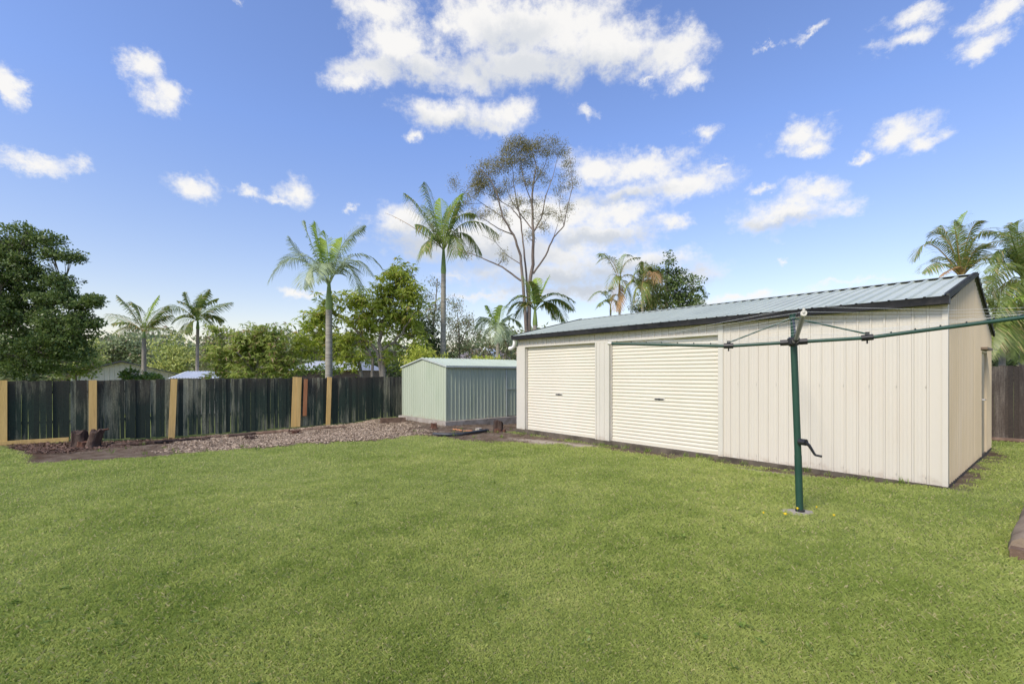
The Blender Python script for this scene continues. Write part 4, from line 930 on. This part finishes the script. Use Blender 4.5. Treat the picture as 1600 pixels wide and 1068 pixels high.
tree('tree', 'dense green tree among the cane palms above the garage roof', 'tree', 26, (1045, 600), [([(1045, 600), (1043, 500), (1040, 440)], .15, .04), ([(1043, 520), (1075, 460)], .08, .03), ([(1043, 500), (1020, 440)], .06, .02)],
    [(1030, 418, 16, 16, 8), (1045, 405, 8, 10, 3), (1055, 428, 20, 14, 10), (1035, 445, 26, 22, 20), (1062, 455, 26, 22, 20), (1082, 440, 16, 10, 7), (1075, 470, 26, 22, 16), (1040, 480, 34, 26, 26), (1015, 470, 22, 22, 14)], L_DARK, TRG, .14, .045, .32, 52, seed=43)
tree('tree', 'bronze tinted feathery tree at the left of the dense green tree', 'tree', 25.2, (1020, 600), [([(1020, 600), (1018, 480)], .1, .04)], [(1012, 425, 14, 14, 6), (1020, 445, 18, 20, 10), (1000, 480, 20, 18, 10), (1022, 480, 18, 18, 8)], L_PALMB, TRG, .22, .018, .35, 55, 'gum', seed=44)
# far left background
tree('tree', 'grey green rounded tree beyond the cream gabled building', 'tree', 46, (190, 600), [([(190, 600), (190, 560)], .15, .06)], [(190, 540, 40, 22, 40), (165, 560, 30, 20, 24), (220, 555, 30, 26, 26)], L_FAR, TRG, .26, .09, .8, 60, seed=50)
tree('tree', 'yellow green wispy tree between the two far palms', 'tree', 40, (270, 600), [([(270, 600), (270, 560)], .15, .06)], [(272, 545, 26, 24, 22), (262, 575, 36, 12, 18), (300, 568, 28, 18, 16)], L_FARY, TRG, .28, .05, .7, 55, seed=51)
tree('tree', 'yellowish tree at the right foot of the big dark tree', 'tree', 35, (145, 600), [([(145, 600), (145, 560)], .12, .05)], [(142, 548, 16, 20, 12), (140, 570, 26, 14, 14)], L_FARY, TRG, .22, .05, .6, 50, seed=52)
tree('tree', 'olive tree left of the rounded bush mango, behind the white roof', 'tree', 32, (332, 600), [([(332, 600), (332, 560)], .12, .05)], [(330, 550, 24, 26, 26), (348, 530, 18, 16, 12), (322, 575, 24, 12, 12)], L_GUMS, TRG, .2, .05, .55, 50, seed=53)
tree('shrub', 'small glossy dark green shrub before the cream gabled building', 'shrub', 19, (215, 610), [([(215, 610), (212, 585)], .04, .02)], [(198, 585, 8, 5, 4), (215, 588, 24, 5, 9), (240, 590, 16, 4, 5), (204, 578, 4, 4, 2)], L_SHRUB, TRG, .13, .045, .2, 34, seed=54)
tree('shrub', 'low olive shrub seen between the bush mango and the silvery palm', 'shrub', 24, (490, 605), [([(490, 605), (490, 588)], .04, .02)], [(485, 580, 28, 8, 10), (515, 578, 14, 8, 6), (465, 575, 10, 10, 4)], L_SHRUB, TRG, .16, .04, .3, 36, seed=55)
# far wood along the skyline
lb = MB(); R = np.random.default_rng(5); tb = MB()
for px0 in np.arange(-500, 2100, 16):
    d = R.uniform(60, 95); top = 522+14*math.sin(px0*.021)+8*math.sin(px0*.11)+R.uniform(-8, 8)
    if 340 < px0 < 480: top -= 8
    C = P(px0, 0, d); ztop = CAMZ+(HZ-top)/F*d; n = 900
    v = unit(R.normal(size=(n, 3))); rr_ = R.random(n)**.4
    ctr = np.array([C[0], d, (ztop-2)/2-.3]); c0 = ctr+v*rr_[:, None]*np.array([2.6, 2.0, (ztop+2)/2])
    c0[:, :2] += R.normal(size=(n, 2))*.4
    dv = unit(R.normal(size=(n, 3))); lb.quads(leaves(c0, dv, .7*(.6+.7*R.random(n)), .24*(.7+.6*R.random(n))))
tag(obj('far_wood', lb, L_FAR), kind='stuff')

# ------------------------------------------------------------------ neighbouring buildings
ROOFD = pm('dark roof', (.05, .05, .055), (.09, .09, .1), 2, .6); CREAMB = pm('cream cladding', (.55, .52, .44), (.62, .58, .5), 1, .6)
WHT = pm('white roofing', (.62, .66, .7), (.72, .75, .78), 1, .4); TILE = pm('brown grey tiles', (.14, .12, .115), (.22, .19, .18), 3, .7); GLASS = pm('solar glass', (.2, .26, .34), (.3, .38, .48), 2, .2); GREYW = pm('grey fascia', (.3, .3, .3), (.4, .4, .4))
def gable(name, label, d, pxl, pxr, pye, pyr, depth, wallm, roofm, base, ridge_px=None, pitch_ribs=True, oh=.3, rot=0):
    xl, xr = (pxl-800)/F*d, (pxr-800)/F*d; ze = CAMZ+(HZ-pye)/F*d; zr = CAMZ+(HZ-pyr)/F*d; xm = (ridge_px-800)/F*d if ridge_px else (xl+xr)/2
    o = thing(name, label, 'building', (xm, d, base), rot)
    w0, w1, e, r = xl-xm, xr-xm, ze-base, zr-base
    mb = MB(); mb.sheet(sorted(ribs(w0, w1, .25, .05, .03, .02, False)+[(0, 0)]), lambda u: (0, r+(e-r)*(u/w1 if u > 0 else u/w0)), lambda u, q, z: (u, -q, z))
    mb.box(w0, w1, .05, depth, 0, e); obj('wall', mb, wallm, o)
    mb = MB()
    for s_, wx in ((-1, w0), (1, w1)):
        sl = (e-r)/abs(wx); ex = wx+s_*oh; ez = r+sl*(abs(wx)+oh)
        mb.add([(0, -oh, r+.02), (ex, -oh, ez+.02), (ex, depth+oh, ez+.02), (0, depth+oh, r+.02), (0, -oh, r+.10), (ex, -oh, ez+.10), (ex, depth+oh, ez+.10), (0, depth+oh, r+.10)], [(0, 1, 2, 3), (4, 7, 6, 5), (0, 4, 5, 1), (3, 2, 6, 7), (1, 5, 6, 2)])
    obj('roof', mb, roofm, o); return o
gable('building', 'low cream gabled building with dark roof edge, beyond the fence on the left', 30, 132, 256, 584, 565.5, 7, CREAMB, ROOFD, -1.2, 190, rot=.62)
# white corrugated shed roof
d = 26; o = thing('shed', 'small shed with white corrugated roof just above the fence top', 'shed', (P(302, 590, d)[0], d, -1.1))
x0, x1 = (264-302)/F*d, (342-302)/F*d; zt = CAMZ+(HZ-580)/F*d+1.1; zb = CAMZ+(HZ-589)/F*d+1.1-.06
mb = MB(); mb.sheet(ribs(x0, x1, .16, .06, .03, .035, False), lambda u: (0, 1), lambda u, q, s_: (u+ .12*s_*0, -.1+1.4*s_, zb+(zt-zb)*s_+q)); mb.sheet(ribs(x0, x1, .16, .06, .03, .035, False), lambda u: (0, 1), lambda u, q, s_: (u, 2.7-1.4*s_, zb+(zt-zb)*s_+q)); obj('roof', mb, WHT, o)
mb = MB(); mb.box(x0+.05, x1-.05, 0, 2.6, 0, zb-.01); mb.add([(x0+.05, 0, zb-.01), (x0+.05, 1.3, zt-.02), (x0+.05, 2.6, zb-.01)], [(0, 1, 2)]); obj('wall', mb, GREYW, o)
# dark tiled house with solar panels
d = 38; xm = P(745, 0, d)[0]; o = thing('house', 'dark tiled house with a solar panel, glimpsed over the green shed roof', 'house', (xm, d, -1.2))
z = lambda py: CAMZ+(HZ-py)/F*d+1.2
X = lambda px: (px-745)/F*d
mb = MB(); mb.box(X(700), X(800), 0, 8, 0, z(566)); obj('wall', mb, CREAMB, o)
mb = MB(); e, r = z(566), z(540)
mb.add([(X(694), -.5, e), (X(806), -.5, e), (X(775), 4, r), (X(735), 4, r), (X(806), 8.5, e), (X(694), 8.5, e)], [(0, 1, 2, 3), (1, 4, 2), (4, 5, 3, 2), (5, 0, 3)])
mb.add([(X(744), -1.5, e-.1), (X(778), -1.5, e-.1), (X(760), -1.5, z(545)), (X(760), 3, z(545)), (X(744), 3, e-.1), (X(778), 3, e-.1)], [(0, 1, 2), (0, 2, 3, 4), (1, 5, 3, 2)])
rf = obj('roof', mb, TILE, o)
mb = MB(); sx = (r-e)/4.5
for k in (0,):
    y0, y1 = .9, 3.2; mb.add([(X(762), y0, e+sx*(y0+.5)+.1), (X(782), y0, e+sx*(y0+.5)+.1), (X(778), y1, e+sx*(y1+.5)+.1), (X(760), y1, e+sx*(y1+.5)+.1), (X(762), y0, e+sx*(y0+.5)+.02), (X(782), y0, e+sx*(y0+.5)+.02)], [(0, 1, 2, 3), (4, 5, 1, 0)])
obj('solar_panel', mb, GLASS, rf)
mb = MB(); mb.tube([(X(743), -1.56, e-.1), (X(760), -1.56, z(545)+.05)], .07, 4); obj('gable_trim', mb, WHT, rf); mb = MB(); mb.tube([(X(760), -1.56, z(545)+.05), (X(779), -1.56, e-.1)], .07, 4); obj('gable_trim', mb, WHT, rf)
# grey roofed house behind mango / silvery palm
d = 36; xm = P(490, 0, d)[0]; o = thing('house', 'grey roofed house glimpsed between the bush mango and the broad mango tree', 'house', (xm, d, -1.2))
X = lambda px: (px-490)/F*d
z = lambda py: CAMZ+(HZ-py)/F*d+1.2
mb = MB(); mb.box(X(450), X(560), 0, 7, 0, z(578)); obj('wall', mb, pm('dark brick', (.1, .07, .06), (.15, .1, .08)), o)
mb = MB(); e, r = z(578), z(562)
mb.add([(X(446), -.5, e), (X(564), -.5, e), (X(545), 3.5, r), (X(460), 3.5, r), (X(564), 7.5, e), (X(446), 7.5, e)], [(0, 1, 2, 3), (1, 4, 2), (4, 5, 3, 2), (5, 0, 3)]); obj('roof', mb, pm('pale grey roofing', (.36, .38, .4), (.46, .48, .5), 2), o)

# weeds along the garage foot
mb = MB(); R = np.random.default_rng(9)
for k in range(70):
    if k < 40: q = gar(-.07-abs(R.normal())*.1, R.uniform(.1, 8.6))
    elif k < 55: q = gp(R.uniform(640, 800), R.uniform(668, 684))
    else: q = gp(R.uniform(150, 420), R.uniform(694, 712))
    n = int(R.integers(8, 22)); h = R.uniform(.04, .12); c0 = np.repeat([[q[0], q[1], gz(q[0], q[1])-.01]], n, 0)+R.normal(size=(n, 3))*[.03, .03, 0]
    dv = unit(np.stack([R.normal(size=n)*.5, R.normal(size=n)*.5, np.ones(n)], 1)); mb.quads(leaves(c0, dv, h*(.6+.8*R.random(n)), .005*np.ones(n)))
for k in range(420):   # flat rosettes of clover and plantain scattered in patches
    d_ = 2.0*math.exp(R.uniform(0, math.log(7))); a_ = R.uniform(-.85, .85); x_, y_ = d_*math.sin(a_), d_*math.cos(a_)
    if math.sin(x_*1.1+2)*math.cos(y_*.8) < .1 and R.random() < .7: continue
    if zones(np.array([x_]), np.array([y_]))[0][0] > .1 or (gar(0, 0)-[x_, y_])@W_ < .05: continue
    n = int(R.integers(5, 11)); c0 = np.repeat([[x_, y_, gz(x_, y_)+.012]], n, 0)+R.normal(size=(n, 3))*[.012, .012, .003]
    dv = unit(np.stack([R.normal(size=n), R.normal(size=n), .35*np.ones(n)], 1)); mb.quads(leaves(c0, dv, R.uniform(.02, .045)*np.ones(n), R.uniform(.005, .009)*np.ones(n)))
tag(obj('weeds', mb, L_SHRUB), kind='stuff')

# ------------------------------------------------------------------ world: sky and clouds
SUN_AZ = math.atan2(-.6, -.8)      # towards the sun: left and behind the camera (x, y)
SUN_EL = math.radians(45)
w = bpy.data.worlds.new('World'); sc.world = w; w.use_nodes = True; nt = w.node_tree; N, L = nt.nodes, nt.links
bg = N['Background']
sky = N.new('ShaderNodeTexSky'); sky.sky_type = 'NISHITA'; sky.sun_disc = False; sky.sun_elevation = SUN_EL
sky.sun_rotation = SUN_AZ; sky.air_density = 1.0; sky.dust_density = .6; sky.ozone_density = 1.6; sky.altitude = 50
BL = [(590, 15, 62, 34), (622, 66, 62, 44), (585, 112, 60, 26), (545, 130, 42, 18), (665, 108, 50, 28), (760, 35, 75, 55), (850, 45, 130, 62), (820, 105, 120, 34), (950, 70, 100, 44), (1045, 92, 60, 36), (1072, 128, 38, 18), (735, 128, 60, 26), (792, 178, 46, 26), (700, 180, 68, 26), (770, 195, 50, 15), (648, 215, 14, 9), (700, 40, 30, 22),
      (12, 138, 30, 32), (232, 108, 34, 28), (252, 150, 36, 26), (45, 250, 70, 14), (128, 261, 34, 13), (300, 290, 44, 20), (388, 300, 20, 9), (462, 299, 32, 20), (435, 308, 22, 8), (380, 3, 15, 10), (550, 318, 8, 6),
      (912, 174, 20, 12), (1105, 210, 26, 15), (1250, 212, 42, 26), (1268, 235, 34, 12), (1343, 245, 15, 9), (1405, 205, 50, 28), (1440, 225, 34, 18), (1422, 25, 44, 20), (1410, 65, 56, 16), (1560, 18, 52, 26), (1548, 62, 46, 20), (1270, 48, 34, 8), (1205, 70, 14, 5), (1012, 130, 14, 6),
      (930, 262, 54, 30), (1010, 262, 70, 26), (1075, 285, 74, 26), (980, 300, 80, 14), (1120, 262, 26, 9),
      (870, 335, 120, 34), (960, 330, 80, 26), (930, 365, 110, 24), (1050, 348, 28, 14), (625, 345, 46, 30), (680, 375, 90, 28), (760, 375, 90, 34), (850, 395, 120, 28), (860, 425, 150, 26), (1000, 410, 90, 22), (1075, 425, 60, 18), (900, 452, 160, 14), (800, 350, 80, 30),
      (1225, 335, 80, 24), (1275, 302, 56, 22), (1185, 352, 46, 12), (1300, 330, 40, 14), (1190, 295, 28, 9), (1160, 462, 100, 9), (1080, 470, 80, 8), (1228, 405, 14, 4), (760, 462, 90, 8), (720, 430, 40, 6), (480, 455, 60, 6), (1340, 440, 70, 5)]
# far flanks, outside the photograph
BL += [(-300, 200, 120, 40), (-700, 60, 200, 90), (-250, 420, 120, 20), (1900, 180, 140, 50), (2400, 60, 300, 120), (1800, 380, 120, 24), (500, -250, 300, 90), (1300, -300, 260, 90)]
BS = [(640, 118, 80, 20), (850, 118, 170, 34), (720, 196, 70, 14), (650, 382, 80, 26), (760, 400, 120, 30), (880, 440, 170, 26), (1020, 425, 100, 18), (1220, 352, 70, 12), (970, 306, 80, 10), (930, 372, 110, 14), (1090, 440, 60, 14), (800, 60, 60, 30)]
def field(BL):
  cg = bpy.data.node_groups.new('cloud_field', 'ShaderNodeTree')
  cg.interface.new_socket('Vector', in_out='INPUT', socket_type='NodeSocketVector'); cg.interface.new_socket('Field', in_out='OUTPUT', socket_type='NodeSocketFloat')
  gN, gL = cg.nodes, cg.links; gi = gN.new('NodeGroupInput'); go = gN.new('NodeGroupOutput'); acc = None; vec = gi.outputs[0]
  gs = gN.new('ShaderNodeSeparateXYZ'); gL.new(vec, gs.inputs[0])
  for (px, py, rx, ry) in BL:
      u = (px-800)/F; v = (HZ-py)/F; k = math.sqrt(1+u*u)
      a = math.atan(u); e = math.atan(v/k); ra = rx/F/(k*k); re = ry/F/k*math.cos(e)**2
      ra *= 1.28; re *= 1.3
      mp = gN.new('ShaderNodeMapping'); mp.inputs['Scale'].default_value = (1/ra, 1/re, 0); mp.inputs['Location'].default_value = (-a/ra, -e/re, 0)
      gL.new(vec, mp.inputs[0]); ln = gN.new('ShaderNodeVectorMath'); ln.operation = 'LENGTH'; gL.new(mp.outputs[0], ln.inputs[0])
      mm = gN.new('ShaderNodeMath'); mm.operation = 'SUBTRACT'; mm.inputs[0].default_value = 1; gL.new(ln.outputs['Value'], mm.inputs[1])
      # bigger clouds carry a thicker field
      ml = gN.new('ShaderNodeMath'); ml.operation = 'MULTIPLY'; ml.inputs[1].default_value = min(1.2, .55+ry/60); gL.new(mm.outputs[0], ml.inputs[0]); cur = ml.outputs[0]
      if acc is None: acc = cur
      else:
          mx = gN.new('ShaderNodeMath'); mx.operation = 'SMOOTH_MAX'; mx.inputs[2].default_value = .25; gL.new(acc, mx.inputs[0]); gL.new(cur, mx.inputs[1]); acc = mx.outputs[0]
      cx = gN.new('ShaderNodeCombineXYZ'); gL.new(gs.outputs[0], cx.inputs[0]); gL.new(gs.outputs[1], cx.inputs[1]); gL.new(acc, cx.inputs[2]); vec = cx.outputs[0]
  gL.new(acc, go.inputs[0])
  return cg
tcw = N.new('ShaderNodeTexCoord').outputs['Generated']
sx = N.new('ShaderNodeSeparateXYZ'); L.new(tcw, sx.inputs[0])
az = math_(N, L, 'ARCTAN2', sx.outputs[0], sx.outputs[1]); el = math_(N, L, 'ARCSINE', sx.outputs[2])
cv = N.new('ShaderNodeCombineXYZ'); L.new(az, cv.inputs[0]); L.new(el, cv.inputs[1])
# warp
nz = N.new('ShaderNodeTexNoise'); nz.inputs['Scale'].default_value = 12; nz.inputs['Detail'].default_value = 8; nz.inputs['Roughness'].default_value = .68; L.new(cv.outputs[0], nz.inputs['Vector'])
wv = N.new('ShaderNodeVectorMath'); wv.operation = 'MULTIPLY_ADD'; L.new(nz.outputs['Color'], wv.inputs[0]); wv.inputs[1].default_value = (.11, .085, 0); 
sb = N.new('ShaderNodeVectorMath'); sb.operation = 'SUBTRACT'; L.new(cv.outputs[0], sb.inputs[0]); sb.inputs[1].default_value = (.055, .0425, 0); L.new(sb.outputs[0], wv.inputs[2])
g1 = N.new('ShaderNodeGroup'); g1.node_tree = field(BL); L.new(wv.outputs[0], g1.inputs[0])
ofs = N.new('ShaderNodeVectorMath'); ofs.operation = 'ADD'; L.new(wv.outputs[0], ofs.inputs[0]); ofs.inputs[1].default_value = (-.012, .03, 0)
g2 = N.new('ShaderNodeGroup'); g2.node_tree = field(BS); L.new(wv.outputs[0], g2.inputs[0])
nf = N.new('ShaderNodeTexNoise'); nf.inputs['Scale'].default_value = 20; nf.inputs['Detail'].default_value = 10; nf.inputs['Roughness'].default_value = .66
cs = N.new('ShaderNodeMapping'); cs.inputs['Scale'].default_value = (1, 1.35, 1); L.new(cv.outputs[0], cs.inputs[0]); L.new(cs.outputs[0], nf.inputs['Vector'])
den = math_(N, L, 'ADD', g1.outputs[0], math_(N, L, 'MULTIPLY_ADD', nf.outputs['Fac'], 1.7, -.88))
mr = N.new('ShaderNodeMapRange'); mr.interpolation_type = 'SMOOTHSTEP'; L.new(den, mr.inputs[0]); mr.inputs[1].default_value = -.08; mr.inputs[2].default_value = .8; mr.inputs[4].default_value = .97
dsh = math_(N, L, 'ADD', g2.outputs[0], math_(N, L, 'MULTIPLY_ADD', nf.outputs['Fac'], .8, -.4))
ms = N.new('ShaderNodeMapRange'); ms.interpolation_type = 'SMOOTHSTEP'; L.new(dsh, ms.inputs[0]); ms.inputs[1].default_value = -.15; ms.inputs[2].default_value = .75
lowe = N.new('ShaderNodeMapRange'); L.new(el, lowe.inputs[0]); lowe.inputs[1].default_value = .1; lowe.inputs[2].default_value = .5; lowe.inputs[3].default_value = 1.; lowe.inputs[4].default_value = .6
shade = math_(N, L, 'MULTIPLY', ms.outputs[0], lowe.outputs[0])
CB = 5.6
cc = mix(N, L, shade, (CB*1.0, CB*.985, CB*.96), (CB*.60, CB*.65, CB*.73))
hzr = N.new('ShaderNodeMapRange'); L.new(el, hzr.inputs[0]); hzr.inputs[1].default_value = 0; hzr.inputs[2].default_value = .45; hzr.inputs[3].default_value = 1; hzr.inputs[4].default_value = 0
tint = mix(N, L, 1.0, sky.outputs[0], mix(N, L, hzr.outputs[0], (1.13, 1.15, 1.42), (1.24, .97, .81)), 'MULTIPLY')
L.new(mix(N, L, mr.outputs[0], tint, cc), bg.inputs['Color'])
bg.inputs['Strength'].default_value = .103
w.cycles.sampling_method = 'MANUAL'; w.cycles.sample_map_resolution = 512

sl = bpy.data.lights.new('sun', 'SUN'); sl.energy = 2.6; sl.angle = math.radians(14); sl.color = (1, .90, .77)
so = bpy.data.objects.new('sun', sl); link(so)
sdir = Vector((math.cos(SUN_EL)*-.67, math.cos(SUN_EL)*-.742, math.sin(SUN_EL)))
so.rotation_euler = sdir.to_track_quat('Z', 'Y').to_euler(); so.location = (0, 0, 30)
# nishita: rotation measured clockwise from +Y
sky.sun_rotation = math.atan2(sdir.x, sdir.y)

cam = bpy.data.cameras.new('camera'); co = bpy.data.objects.new('camera', cam); link(co); sc.camera = co
co.location = (0, 0, CAMZ); co.rotation_euler = (math.radians(90), 0, 0)
cam.sensor_width = 36; cam.lens = 36*F/1600; cam.shift_y = (HZ-534)/1600; cam.clip_end = 3000; cam.clip_start = .05
sc.render.resolution_x = 1024; sc.render.resolution_y = 683
sc.view_settings.view_transform = 'Standard'; sc.view_settings.look = 'None'; sc.view_settings.exposure = 0.75; sc.view_settings.gamma = 1
